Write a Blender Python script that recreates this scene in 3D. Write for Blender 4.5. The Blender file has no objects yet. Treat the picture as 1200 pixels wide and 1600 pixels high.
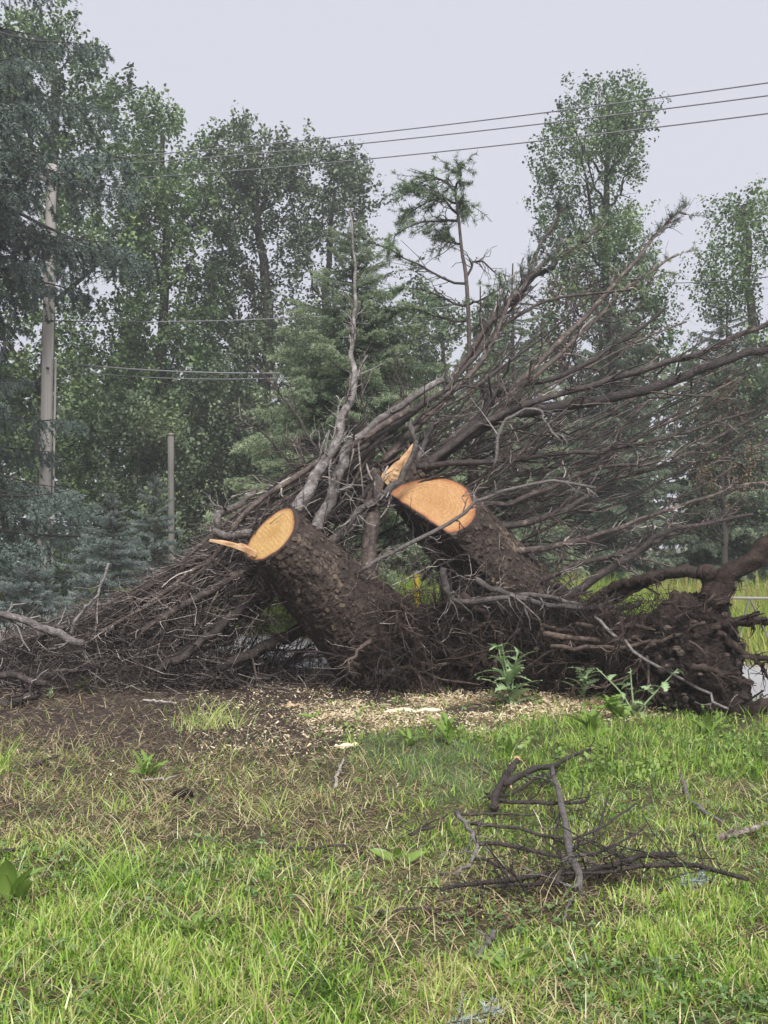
import bpy, math, random
import numpy as np
from mathutils import Vector, Matrix, Euler

# ------------------------------------------------------------------ camera, sky, sun, exposure
scene = bpy.context.scene
COL = scene.collection
F, HC, CX, HY = 1650.0, 1.5, 600.0, 850.0          # focal length in photo pixels, eye height, image centre, horizon row
cam_d = bpy.data.cameras.new('camera')
cam = bpy.data.objects.new('camera', cam_d); COL.objects.link(cam)
cam.location = (0, 0, HC); cam.rotation_euler = (math.radians(90), 0, 0)
cam_d.sensor_width = 36.0; cam_d.lens = F / 1600 * 36; cam_d.shift_y = 50 / 1600
cam_d.clip_start = 0.05; cam_d.clip_end = 2000
scene.camera = cam

SUN_EL, SUN_AZ = math.radians(48), math.radians(174)
world = bpy.data.worlds.new('World'); scene.world = world; world.use_nodes = True
wn = world.node_tree; wn.nodes.clear()
wo = wn.nodes.new('ShaderNodeOutputWorld'); bg = wn.nodes.new('ShaderNodeBackground')
sky = wn.nodes.new('ShaderNodeTexSky'); sky.sky_type = 'NISHITA'; sky.sun_disc = False
sky.sun_elevation = SUN_EL; sky.sun_rotation = SUN_AZ; sky.dust_density = 5
hs = wn.nodes.new('ShaderNodeHueSaturation'); hs.inputs['Saturation'].default_value = 0.25
mx = wn.nodes.new('ShaderNodeMix'); mx.data_type = 'RGBA'; mx.inputs[0].default_value = 0.9
mx.inputs[7].default_value = (5.22, 5.34, 6.02, 1)
wn.links.new(sky.outputs[0], hs.inputs['Color']); wn.links.new(hs.outputs[0], mx.inputs[6])
wn.links.new(mx.outputs[2], bg.inputs['Color']); wn.links.new(bg.outputs[0], wo.inputs['Surface'])
bg.inputs['Strength'].default_value = 0.0390

sun_d = bpy.data.lights.new('sun', 'SUN'); sun_d.energy = 1.5; sun_d.angle = math.radians(20)
sun_d.color = (1.0, 0.97, 0.93)
sun = bpy.data.objects.new('sun', sun_d); COL.objects.link(sun)
sun.location = (0, 0, 40)
sun.rotation_euler = (math.radians(42), 0, math.radians(6))
scene.view_settings.view_transform = 'Standard'; scene.view_settings.look = 'None'
scene.view_settings.exposure = 1.85; scene.view_settings.gamma = 1.0
scene.render.engine = 'CYCLES'
scene.cycles.use_denoising = True
scene.cycles.max_bounces = 6; scene.cycles.diffuse_bounces = 3; scene.cycles.transmission_bounces = 3
scene.cycles.volume_bounces = 1; scene.cycles.transparent_max_bounces = 8
scene.render.film_transparent = False

# ------------------------------------------------------------------ helpers
RNG = np.random.default_rng(7)
random.seed(7)
A = np.array

def W(px, py, Y):
    return A([(px - CX) / F * Y, Y, HC + (HY - py) / F * Y])

def norm(v):
    return v / np.maximum(np.linalg.norm(v, axis=-1, keepdims=True), 1e-9)

def sm(a, b, x):
    t = np.clip((np.asarray(x, float) - a) / (b - a), 0, 1)
    return t * t * (3 - 2 * t)

_perm = np.random.default_rng(3).random(65536)
def _h(i, j, k):
    return _perm[(i * 73856093 ^ j * 19349663 ^ k * 83492791) & 65535]
def vnoise(x, y, z=0.0):
    x, y, z = np.broadcast_arrays(np.asarray(x, float), np.asarray(y, float), np.asarray(z, float))
    i, j, k = (np.floor(q).astype(np.int64) for q in (x, y, z))
    u, v, w = x - i, y - j, z - k
    u, v, w = (q * q * (3 - 2 * q) for q in (u, v, w))
    def L(a, b, t): return a + (b - a) * t
    return L(L(L(_h(i, j, k), _h(i + 1, j, k), u), L(_h(i, j + 1, k), _h(i + 1, j + 1, k), u), v),
             L(L(_h(i, j, k + 1), _h(i + 1, j, k + 1), u), L(_h(i, j + 1, k + 1), _h(i + 1, j + 1, k + 1), u), v), w)
def fbm(x, y, z=0.0, o=4):
    s, a, t = 0, 0.5, 0
    for q in range(o):
        s = s + a * vnoise(np.asarray(x) * 2 ** q + 17 * q, np.asarray(y) * 2 ** q, np.asarray(z) * 2 ** q); t += a; a *= 0.5
    return s / t

def gz(x, y):
    x = np.asarray(x, float); y = np.asarray(y, float)
    near = sm(10.8, 9.0, y) * sm(9, 6, np.abs(x))
    return near * ((vnoise(x * 0.8, y * 0.8) - .5) * 0.07 + (vnoise(x * 3.1, y * 3.1, 4) - .5) * 0.035)

def G(px, py, h=0.0):
    Y = (HC - h) * F / (py - HY)
    X = (px - CX) / F * Y
    return A([X, Y, h + float(gz(X, Y))])

class Geo:
    def __init__(s): s.V, s.Q, s.T, s.t, s.n = [], [], [], [], 0
    def add(s, V, Q=None, T=None, tint=0.5):
        V = np.asarray(V, float).reshape(-1, 3)
        s.V.append(V); m = len(V)
        if Q is not None and len(Q): s.Q.append(np.asarray(Q, np.int64).reshape(-1, 4) + s.n)
        if T is not None and len(T): s.T.append(np.asarray(T, np.int64).reshape(-1, 3) + s.n)
        s.t.append(np.broadcast_to(np.asarray(tint, float), (m,)))
        s.n += m
    def mesh(s, name, origin=(0, 0, 0), smooth=True):
        V = np.concatenate(s.V) - A(origin)
        Q = np.concatenate(s.Q) if s.Q else np.zeros((0, 4), np.int64)
        T = np.concatenate(s.T) if s.T else np.zeros((0, 3), np.int64)
        t = np.concatenate(s.t)
        me = bpy.data.meshes.new(name)
        me.vertices.add(len(V)); me.vertices.foreach_set('co', V.astype(np.float32).ravel())
        loops = np.concatenate([Q.ravel(), T.ravel()]).astype(np.int32)
        me.loops.add(len(loops)); me.loops.foreach_set('vertex_index', loops)
        np_ = len(Q) + len(T)
        st = np.concatenate([np.arange(len(Q)) * 4, len(Q) * 4 + np.arange(len(T)) * 3]).astype(np.int32)
        me.polygons.add(np_); me.polygons.foreach_set('loop_start', st)
        me.update(calc_edges=True)
        me.polygons.foreach_set('use_smooth', np.full(np_, smooth, dtype=bool))
        a = me.attributes.new('tint', 'FLOAT', 'POINT'); a.data.foreach_set('value', t.astype(np.float32))
        me.update()
        return me

def tag(o, label=None, cat=None, group=None, kind=None):
    if label: o['label'] = label
    if cat: o['category'] = cat
    if group: o['group'] = group
    if kind: o['kind'] = kind
    return o

_wloc = {}
def place(name, data, loc, parent=None, mats=None):
    o = bpy.data.objects.new(name, data); COL.objects.link(o)
    loc = A(loc, float); _wloc[o.name] = loc
    if parent is not None:
        o.parent = parent; o.location = Vector(loc - _wloc[parent.name])
    else:
        o.location = Vector(loc)
    if mats is not None and data is not None and not data.materials:
        for m in (mats if isinstance(mats, (list, tuple)) else [mats]): data.materials.append(m)
    return o
def thing(name, loc, label, cat, group=None):
    return tag(place(name, None, loc), label, cat, group)
def part(geo, name, mat, parent=None, origin=None, smooth=True, kind=None):
    if origin is None: origin = _wloc[parent.name] if parent is not None else geo.V[0][0]
    o = place(name, geo.mesh(name, origin, smooth), origin, parent, mat)
    if kind: o['kind'] = kind
    return o

def smooth(pts, k, wob=0.0, rng=RNG):
    """Catmull-Rom through pts, resampled to k points, with a small wander."""
    p = np.asarray(pts, float)
    p = np.vstack([2 * p[0] - p[1], p, 2 * p[-1] - p[-2]])
    n = len(p) - 3
    u = np.linspace(0, n - 1e-6, k); i = u.astype(int); t = (u - i)[:, None]
    a, b, c, d = p[i], p[i + 1], p[i + 2], p[i + 3]
    q = 0.5 * (2 * b + (c - a) * t + (2 * a - 5 * b + 4 * c - d) * t ** 2 + (3 * b - a - 3 * c + d) * t ** 3)
    if wob: 
        w = rng.normal(0, wob, (k, q.shape[1])); w[0] = 0; q = q + w
    return q

def tubes(geo, P, R, s=3, tint=0.5, cap=False):
    P = np.asarray(P, float); R = np.asarray(R, float)
    if P.ndim == 2: P = P[None]; R = R[None]
    n, k, _ = P.shape
    T = norm(np.gradient(P, axis=1)); mt = norm(P[:, -1] - P[:, 0] + 1e-6)
    ref = np.eye(3)[np.argmin(np.abs(mt), axis=1)][:, None, :]
    N = norm(np.cross(T, ref)); B = np.cross(T, N)
    th = np.arange(s) / s * 2 * math.pi
    V = P[:, :, None] + R[:, :, None, None] * (N[:, :, None] * np.cos(th)[None, None, :, None] + B[:, :, None] * np.sin(th)[None, None, :, None])
    idx = np.arange(n * k * s).reshape(n, k, s); j = (np.arange(s) + 1) % s
    Q = np.stack([idx[:, :-1], idx[:, :-1][:, :, j], idx[:, 1:][:, :, j], idx[:, 1:]], -1).reshape(-1, 4)
    Tr = []
    if cap:
        for r, rev in ((0, 1), (k - 1, 0)):
            for q in range(1, s - 1):
                f = np.stack([idx[:, r, 0], idx[:, r, q], idx[:, r, q + 1]], -1)
                Tr.append(f[:, ::-1] if rev else f)
        Tr = np.concatenate(Tr)
    tt = np.asarray(tint, float)
    if tt.ndim == 1: tt = np.repeat(tt, k * s)
    geo.add(V, Q, Tr if cap else None, tt)

def rough_tube(geo, P, R, s=12, amp=.12, tint=.4, seed=0):
    L = np.linalg.norm(np.diff(P, axis=0), axis=1).sum(); k = int(np.clip(L / .022, 12, 130)); u = np.linspace(0, 1, len(P)); v = np.linspace(0, 1, k)
    P = np.stack([np.interp(v, u, P[:, c]) for c in range(3)], -1); R = np.interp(v, u, R)
    for _ in range(2): P[1:-1] = (P[:-2] + 2 * P[1:-1] + P[2:]) / 4
    q = Geo(); tubes(q, P, R, s, tint, cap=True); V = q.V[0]; C = np.repeat(P, s, 0)
    n = fbm(V[:, 0] * 16, V[:, 1] * 16, V[:, 2] * 16 + seed, 3) - .5; n2 = fbm(V[:, 0] * 50, V[:, 1] * 50, V[:, 2] * 50 + seed, 2) - .5
    V = C + (V - C) * (1 + amp * 2 * n + amp * 1.6 * n2)[:, None]
    geo.add(V, q.Q[0], q.T[0], np.clip(tint + n * .8 + n2 * .5, 0, 1))
def spawn(P, R, m, length, rng, ang=0.9, bias=(0, 0, 0), t0=0.15, k=4, rr=0.5, rmin=0.0028, rend=0.5, curl=0.3, zmin=None):
    n, kk, _ = P.shape
    t = t0 + (1 - t0) * rng.random((n, m)); u = t * (kk - 1) * 0.999; i = u.astype(int); f = (u - i)[..., None]
    I = np.arange(n)[:, None]
    b = P[I, i] * (1 - f) + P[I, i + 1] * f; T = norm(P[I, i + 1] - P[I, i])
    r0 = np.maximum((R[I, i] * (1 - f[..., 0]) + R[I, i + 1] * f[..., 0]) * rr, rmin)
    rnd = norm(rng.normal(0, 1, (n, m, 3))); perp = norm(rnd - (rnd * T).sum(-1, keepdims=True) * T)
    d = norm(T + perp * (ang * rng.uniform(.5, 1.4, (n, m, 1))) + A(bias))
    L = np.asarray(length) * rng.uniform(.35, 1.15, (n, m)) * (1.1 - 0.6 * t)
    s = np.linspace(0, 1, k)
    cv = rng.normal(0, 1, (n, m, 3)) * curl + A(bias) * 0.4
    Q = b[:, :, None] + d[:, :, None] * (L[..., None, None] * s[None, None, :, None]) + cv[:, :, None] * (L[..., None, None] * (s ** 2)[None, None, :, None])
    jit = rng.normal(0, 0.035, Q.shape) * L[..., None, None]; jit[:, :, 0] = 0
    Q = (Q + jit).reshape(n * m, k, 3)
    if zmin is not None: Q[..., 2] = np.maximum(Q[..., 2], zmin)
    r = r0.reshape(-1, 1) * np.linspace(1, rend, k)[None]; r = np.maximum(r, rmin * 0.7)
    return Q, r

def needles(geo, P, per, ln, wd, rng, tint=0.5, fwd=0.6, t0=0.0, updown=1.0):
    """needles: slim triangles standing off each twig polyline"""
    n, k, _ = P.shape
    t = t0 + (1 - t0) * rng.random((n, per)); u = t * (k - 1) * .999; i = u.astype(int); f = (u - i)[..., None]; I = np.arange(n)[:, None]
    b = P[I, i] * (1 - f) + P[I, i + 1] * f; T = norm(P[I, i + 1] - P[I, i])
    rnd = norm(rng.normal(0, 1, (n, per, 3))); perp = norm(rnd - (rnd * T).sum(-1, keepdims=True) * T); perp[..., 2] *= updown
    d = norm(T * fwd + perp); L = ln * rng.uniform(.7, 1.2, (n, per, 1))
    side = norm(np.cross(d, norm(rng.normal(0, 1, (n, per, 3))))) * (wd * .5)
    V = np.stack([b - side, b + side, b + d * L], 2).reshape(-1, 3)
    tt = np.asarray(tint, float)
    if tt.ndim == 1: tt = np.repeat(tt, per * 3)
    else: tt = np.clip(tt + np.repeat(rng.normal(0, .12, n), per * 3), 0, 1)
    geo.add(V, None, np.arange(len(V)).reshape(-1, 3), tt)

# ------------------------------------------------------------------ materials
def new_mat(name):
    m = bpy.data.materials.new(name); m.use_nodes = True; nt = m.node_tree; nt.nodes.clear()
    out = nt.nodes.new('ShaderNodeOutputMaterial'); return m, nt, out
def ramp(nt, stops, src):
    r = nt.nodes.new('ShaderNodeValToRGB'); e = r.color_ramp.elements
    while len(e) < len(stops): e.new(0.5)
    for q, (p, c) in zip(e, stops): q.position = p; q.color = (*c, 1)
    nt.links.new(src, r.inputs[0]); return r.outputs[0]
def attr(nt, name='tint'):
    a = nt.nodes.new('ShaderNodeAttribute'); a.attribute_name = name; return a.outputs['Fac']
def math_n(nt, op, a, b):
    n = nt.nodes.new('ShaderNodeMath'); n.operation = op
    for q, v in enumerate((a, b)):
        if isinstance(v, (int, float)): n.inputs[q].default_value = v
        else: nt.links.new(v, n.inputs[q])
    return n.outputs[0]
def noise(nt, scale, detail=4, coord='Object', stretch=None):
    t = nt.nodes.new('ShaderNodeTexCoord'); n = nt.nodes.new('ShaderNodeTexNoise'); n.inputs['Scale'].default_value = scale
    n.inputs['Detail'].default_value = detail; src = t.outputs[coord]
    if stretch:
        mp = nt.nodes.new('ShaderNodeMapping'); mp.inputs['Scale'].default_value = stretch; nt.links.new(src, mp.inputs[0]); src = mp.outputs[0]
    nt.links.new(src, n.inputs['Vector']); return n.outputs['Fac']
def leaf_mat(name, stops, trans=0.3, rough=0.5, spec=0.35):
    m, nt, out = new_mat(name)
    c = ramp(nt, stops, attr(nt))
    p = nt.nodes.new('ShaderNodeBsdfPrincipled'); p.inputs['Roughness'].default_value = rough; p.inputs['Specular IOR Level'].default_value = spec
    tr = nt.nodes.new('ShaderNodeBsdfTranslucent'); mxs = nt.nodes.new('ShaderNodeMixShader'); mxs.inputs[0].default_value = trans
    nt.links.new(c, p.inputs['Base Color']); nt.links.new(c, tr.inputs['Color'])
    nt.links.new(p.outputs[0], mxs.inputs[1]); nt.links.new(tr.outputs[0], mxs.inputs[2]); nt.links.new(mxs.outputs[0], out.inputs['Surface'])
    return m
def rough_mat(name, stops, scale=9, amt=0.5, rough=0.75, bump=0.4, bscale=40, spec=0.4, stretch=None, dist=0.02):
    """tint attribute + noise drive a ramp; bump gives fine relief"""
    m, nt, out = new_mat(name)
    n = noise(nt, scale, 6, stretch=stretch)
    v = math_n(nt, 'ADD', attr(nt), math_n(nt, 'MULTIPLY', math_n(nt, 'SUBTRACT', n, 0.5), amt * 2))
    c = ramp(nt, stops, v)
    p = nt.nodes.new('ShaderNodeBsdfPrincipled'); p.inputs['Roughness'].default_value = rough; p.inputs['Specular IOR Level'].default_value = spec
    nt.links.new(c, p.inputs['Base Color'])
    if bump:
        b = nt.nodes.new('ShaderNodeBump'); b.inputs['Strength'].default_value = bump; b.inputs['Distance'].default_value = dist
        nt.links.new(noise(nt, bscale, 5, stretch=stretch), b.inputs['Height']); nt.links.new(b.outputs[0], p.inputs['Normal'])
    nt.links.new(p.outputs[0], out.inputs['Surface'])
    return m

M = {}
M['bark'] = rough_mat('bark', [(0, (.028, .020, .016)), (.35, (.050, .035, .029)), (.62, (.105, .076, .060)), (.85, (.185, .15, .092)), (1, (.30, .26, .19))], 7, .28, .75, .8, 55, .35)
M['twig'] = rough_mat('twig', [(0, (.020, .014, .012)), (.4, (.056, .041, .036)), (.72, (.150, .112, .092)), (1, (.48, .43, .39))], 26, .42, .5, .9, 90, .5)
M['grey_twig'] = rough_mat('grey_twig', [(0, (.055, .046, .043)), (.45, (.15, .132, .125)), (1, (.40, .37, .35))], 30, .45, .7, .9, 90, .35)
M['root'] = rough_mat('root', [(0, (.022, .014, .011)), (.5, (.058, .040, .033)), (1, (.19, .145, .12))], 22, .45, .8, .9, 80, .25)
M['soil'] = rough_mat('soil', [(0, (.014, .010, .009)), (.4, (.045, .033, .028)), (.75, (.10, .075, .063)), (1, (.22, .18, .155))], 14, .55, .9, 1.0, 40, .2, dist=.05)
M['far_bark'] = rough_mat('far_bark', [(0, (.03, .027, .025)), (1, (.09, .08, .07))], 3, .4, .85, .4, 12, .2)
M['pole_wood'] = rough_mat('pole_wood', [(0, (.50, .44, .40)), (.5, (.70, .64, .59)), (1, (.80, .76, .71))], 3, .5, .8, .3, 14, .2, stretch=(6, 6, .35))
M['post_wood'] = rough_mat('post_wood', [(0, (.10, .095, .085)), (1, (.22, .21, .19))], 3, .5, .85, .3, 14, .2, stretch=(6, 6, .4))
M['cable'] = rough_mat('cable', [(0, (.10, .10, .11)), (1, (.24, .24, .26))], 1, .1, .5, 0)
M['chip'] = rough_mat('chip', [(0, (.22, .13, .075)), (.4, (.52, .40, .24)), (1, (.80, .70, .50))], 20, .2, .7, .2, 90, .3)
M['litter'] = rough_mat('litter', [(0, (.03, .019, .014)), (.5, (.085, .056, .042)), (.8, (.18, .13, .095)), (1, (.38, .31, .22))], 30, .1, .75, 0, spec=.3)
M['yellow'] = rough_mat('yellow_paint', [(0, (.60, .42, .02)), (1, (.75, .58, .05))], 6, .3, .45, 0)
M['white'] = rough_mat('white_paint', [(0, (.6, .6, .58)), (1, (.8, .8, .78))], 6, .3, .5, 0)
M['metal'] = rough_mat('grey_metal', [(0, (.12, .115, .09)), (1, (.24, .23, .18))], 6, .4, .45, 0)
M['spruce'] = leaf_mat('spruce_needles', [(0, (0.025, 0.035, 0.029)), (.4, (0.081, 0.114, 0.094)), (.75, (0.181, 0.235, 0.202)), (1, (0.349, 0.403, 0.363))], .10, .5)
M['blue_spruce'] = leaf_mat('blue_spruce_needles', [(0, (0.066, 0.096, 0.086)), (.5, (0.186, 0.240, 0.222)), (1, (0.432, 0.504, 0.468))], .10, .5)
M['green_spruce'] = leaf_mat('green_spruce_needles', [(0, (0.054, 0.084, 0.052)), (.45, (0.190, 0.260, 0.152)), (1, (0.473, 0.549, 0.336))], .15, .5)
M['dead_needle'] = leaf_mat('dead_needles', [(0, (.06, .035, .022)), (.5, (.13, .08, .05)), (1, (.22, .15, .10))], .1, .7)
M['maple'] = leaf_mat('maple_leaves', [(0, (0.053, 0.085, 0.039)), (.5, (0.117, 0.179, 0.076)), (1, (0.241, 0.328, 0.138))], .28)
M['dark_leaf'] = leaf_mat('dark_leaves', [(0, (0.050, 0.074, 0.043)), (.5, (0.106, 0.146, 0.079)), (1, (0.210, 0.258, 0.138))], .22)
M['far_spruce'] = leaf_mat('far_spruce_needles', [(0, (0.054, 0.078, 0.054)), (.45, (0.138, 0.186, 0.126)), (1, (0.312, 0.372, 0.264))], .12, .5)
M['purple_leaf'] = leaf_mat('purple_leaves', [(0, (0.052, 0.029, 0.031)), (.5, (0.089, 0.052, 0.052)), (1, (0.146, 0.094, 0.083))], .25)
M['grass'] = leaf_mat('grass_blades', [(0, (0.059, 0.124, 0.017)), (.25, (0.178, 0.324, 0.037)), (.42, (0.292, 0.454, 0.065)), (.58, (0.475, 0.540, 0.162)), (.66, (0.540, 0.508, 0.281)), (.78, (0.540, 0.454, 0.259)), (.9, (0.454, 0.313, 0.162)), (1, (0.216, 0.130, 0.065))], .22, .38, .5)
M['blue_grass'] = leaf_mat('blue_grass_blades', [(0, (.075, .14, .055)), (.5, (.145, .23, .095)), (1, (.27, .34, .17))], .3, .5)
M['meadow'] = leaf_mat('meadow_grass', [(0, (0.138, 0.225, 0.037)), (.5, (0.275, 0.388, 0.062)), (.8, (0.425, 0.450, 0.125)), (1, (0.450, 0.350, 0.175))], .35, .5)
M['weed'] = leaf_mat('weed_leaves', [(0, (.09, .16, .035)), (.5, (.17, .28, .055)), (1, (.30, .40, .10))], .3, .42, .45)
M['thistle'] = leaf_mat('thistle_leaves', [(0, (0.126, 0.214, 0.107)), (.5, (0.250, 0.366, 0.178)), (1, (0.480, 0.589, 0.338))], .25, .5, .45)
M['clover'] = leaf_mat('clover_leaves', [(0, (.055, .115, .03)), (.5, (.11, .19, .055)), (1, (.23, .33, .13))], .25, .45)

# cut wood: growth rings run with the tint attribute (distance from the pith)
def cut_mat(name='cut_wood', pale=1):
    m, nt, out = new_mat(name)
    t = attr(nt); n = noise(nt, 4, 6)
    r = math_n(nt, 'ADD', t, math_n(nt, 'MULTIPLY', math_n(nt, 'SUBTRACT', n, .5), .34))
    ring = math_n(nt, 'SINE', math_n(nt, 'MULTIPLY', r, 70.0), 0.0)
    base = ramp(nt, [(0, (.46, .305, .125) if pale else (.40, .235, .10)), (.5, (.53, .385, .17) if pale else (.44, .285, .135)), (.84, (.54, .39, .18) if pale else (.46, .285, .135)), (.93, (.46, .27, .115) if pale else (.38, .165, .075)), (.985, (.20, .09, .045)), (1, (.05, .035, .028))], r)
    mx_ = nt.nodes.new('ShaderNodeMix'); mx_.data_type = 'RGBA'; mx_.blend_type = 'MULTIPLY'
    f2 = noise(nt, 26, 5)
    fac = math_n(nt, 'ADD', math_n(nt, 'MULTIPLY', ring, .20), math_n(nt, 'MULTIPLY', math_n(nt, 'SUBTRACT', math_n(nt, 'ADD', f2, noise(nt, 3, 5, stretch=(14, 3, 3))), .35), 1.15))
    nt.links.new(fac, mx_.inputs[0]); nt.links.new(base, mx_.inputs[6]); mx_.inputs[7].default_value = (.76, .60, .44, 1)
    p = nt.nodes.new('ShaderNodeBsdfPrincipled'); p.inputs['Roughness'].default_value = .7
    b = nt.nodes.new('ShaderNodeBump'); b.inputs['Strength'].default_value = .5; b.inputs['Distance'].default_value = .01
    nt.links.new(noise(nt, 45, 4, stretch=(1, 1, .25)), b.inputs['Height']); nt.links.new(b.outputs[0], p.inputs['Normal'])
    nt.links.new(mx_.outputs[2], p.inputs['Base Color']); nt.links.new(p.outputs[0], out.inputs['Surface'])
    return m
M['cut'] = cut_mat(); M['cut_warm'] = cut_mat('warm_cut_wood', 0)
M['splinter'] = rough_mat('split_wood', [(0, (.34, .18, .09)), (.5, (.52, .32, .17)), (1, (.66, .47, .28))], 12, .3, .7, .5, 40, .3)

def ground_mat():
    m, nt, out = new_mat('lawn_soil')
    n1 = noise(nt, 2.2, 5); n2 = noise(nt, 30, 5)
    z = attr(nt)
    ca = ramp(nt, [(.25, (.028, .028, .012)), (.5, (.075, .066, .032)), (.75, (.16, .125, .065))], math_n(nt, 'ADD', math_n(nt, 'MULTIPLY', n1, .5), math_n(nt, 'MULTIPLY', n2, .5)))
    cb = ramp(nt, [(.25, (.022, .016, .014)), (.5, (.048, .035, .030)), (.75, (.10, .076, .064))], math_n(nt, 'ADD', math_n(nt, 'MULTIPLY', n1, .4), math_n(nt, 'MULTIPLY', n2, .6)))
    mx_ = nt.nodes.new('ShaderNodeMix'); mx_.data_type = 'RGBA'
    nt.links.new(z, mx_.inputs[0]); nt.links.new(ca, mx_.inputs[6]); nt.links.new(cb, mx_.inputs[7])
    p = nt.nodes.new('ShaderNodeBsdfPrincipled'); p.inputs['Roughness'].default_value = .85; p.inputs['Specular IOR Level'].default_value = .25
    b = nt.nodes.new('ShaderNodeBump'); b.inputs['Strength'].default_value = .9; b.inputs['Distance'].default_value = .03
    nt.links.new(n2, b.inputs['Height']); nt.links.new(b.outputs[0], p.inputs['Normal'])
    m3 = nt.nodes.new('ShaderNodeMix'); m3.data_type = 'RGBA'; nt.links.new(math_n(nt, 'MULTIPLY', attr(nt, 'sawdust'), math_n(nt, 'MULTIPLY', n2, 1.3)), m3.inputs[0]); nt.links.new(mx_.outputs[2], m3.inputs[6]); m3.inputs[7].default_value = (.42, .31, .18, 1)
    nt.links.new(m3.outputs[2], p.inputs['Base Color']); nt.links.new(p.outputs[0], out.inputs['Surface'])
    return m
M['ground'] = ground_mat()
M['road'] = rough_mat('wet_concrete_road', [(0, (.30, .30, .31)), (1, (.50, .50, .52))], .9, .35, .35, .15, 60, .5)
M['verge'] = rough_mat('gravel_verge', [(0, (.20, .165, .11)), (1, (.40, .34, .24))], 3, .5, .9, .5, 50, .2)

# ------------------------------------------------------------------ ground zones (where grass, mulch and chips lie)
def zones(x, y):
    px = CX + F * x / y; py = HY + F * HC / y
    n = fbm(x * 1.5, y * 1.5, 2, 3) - .5; n2 = fbm(x * 1.7, y * 1.7, 9, 3) - .5
    pxn = px + n2 * 160; pyn = py + n * 90
    bare = sm(1092, 1068, pyn + sm(850, 1000, px) * 40 - sm(1080, 1150, px) * 60)
    mulch = sm(1200, 1160, pyn) * sm(600, 480, pxn)
    yb = np.interp(px, [450, 520, 620, 750, 850, 1000, 1060, 1090], [1165, 1160, 1150, 1146, 1116, 1128, 1120, 1060])
    chips = sm(460, 540, pxn) * sm(yb + 8, yb - 16, py + n * 26) * sm(1090, 1050, px + n2 * 20) * sm(1045, 1062, py)
    straw = sm(1165, 1195, pyn) * sm(1355, 1310, pyn) * sm(680, 560, pxn)
    lush = sm(520, 580, pxn) * sm(1265, 1215, pyn) * (1 - chips)
    blue = sm(540, 580, pxn) * sm(800, 720, pxn) * sm(1270, 1235, pyn) * sm(1140, 1165, pyn)
    return px, pyn, bare, mulch, chips, straw, lush, blue, n

def debris(px, py): return np.exp(-((px - 740) / 150) ** 2 - ((py - 1425) / 55) ** 2) + .8 * np.exp(-((px - 900) / 160) ** 2 - ((py - 1365) / 30) ** 2)
def near_edge(x): return 9.45 - 0.66 * (x - 4.0)
def far_edge(x): return 12.75 - 0.66 * (x - 4.2)

# ground sheet
def grid_axis(lo, hi, step, far_lo, far_hi):
    mid = np.arange(lo, hi + 1e-6, step)
    a = lo - np.geomspace(step * 2, lo - far_lo, 18)[::-1]; b = hi + np.geomspace(step * 2, far_hi - hi, 18)
    return np.concatenate([a, mid, b])
xs = grid_axis(-6, 6, .085, -190, 190); ys = grid_axis(1.6, 12, .085, -24, 380)
XX, YY = np.meshgrid(xs, ys)
g = Geo(); nx, ny = len(xs), len(ys)
idx = np.arange(nx * ny).reshape(ny, nx)
Qg = np.stack([idx[:-1, :-1], idx[:-1, 1:], idx[1:, 1:], idx[1:, :-1]], -1).reshape(-1, 4)
Ysafe = np.where(YY > 1, YY, 1)
zn = zones(XX, Ysafe)
soil = np.clip(zn[2] + zn[3] + zn[4] * .7 + zn[5] * .45 * (zn[8] > .0), 0, 1) * sm(16, 12.5, YY)
fine = sm(12, 10.5, YY) * sm(6, 5.5, np.abs(XX)) * sm(1.6, 2.2, YY)
rough_z = np.clip(zn[3] + zn[2] + zn[4], 0, 1) * (fbm(XX * 7, YY * 7, 5, 3) - .5) * .06 * fine
g.add(np.stack([XX, YY, gz(XX, YY) + rough_z - .004], -1), Qg, None, soil.ravel())
gr_o = tag(part(g, 'ground', M['ground'], None, (0, 0, 0)), kind='structure')
da = gr_o.data.attributes.new('sawdust', 'FLOAT', 'POINT'); da.data.foreach_set('value', (np.clip(zn[4] * sm(.40, .60, fbm(XX * 2.2, Ysafe * 3.5, 61, 4)), 0, 1) * fine).astype(np.float32).ravel())

# road and its gravel verge: strips running off to the far left
def strip(name, e0, e1, z, mat, n=60):
    g = Geo(); X = np.linspace(-45, 30, n); a = e0(X); b = e1(X)
    V = np.concatenate([np.stack([X, a, X * 0 + z], -1), np.stack([X, b, X * 0 + z + .03 * (name == 'road')], -1)])
    i = np.arange(n - 1); g.add(V, np.stack([i, i + 1, i + 1 + n, i + n], -1))
    return tag(part(g, name, mat, None, (0, 0, 0)), kind='structure')
strip('road', near_edge, far_edge, .006, M['road'])
strip('gravel_verge', lambda x: far_edge(x) - .02, lambda x: far_edge(x) + .75 + .2 * np.sin(x * 1.7), .002, M['verge'])

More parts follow.
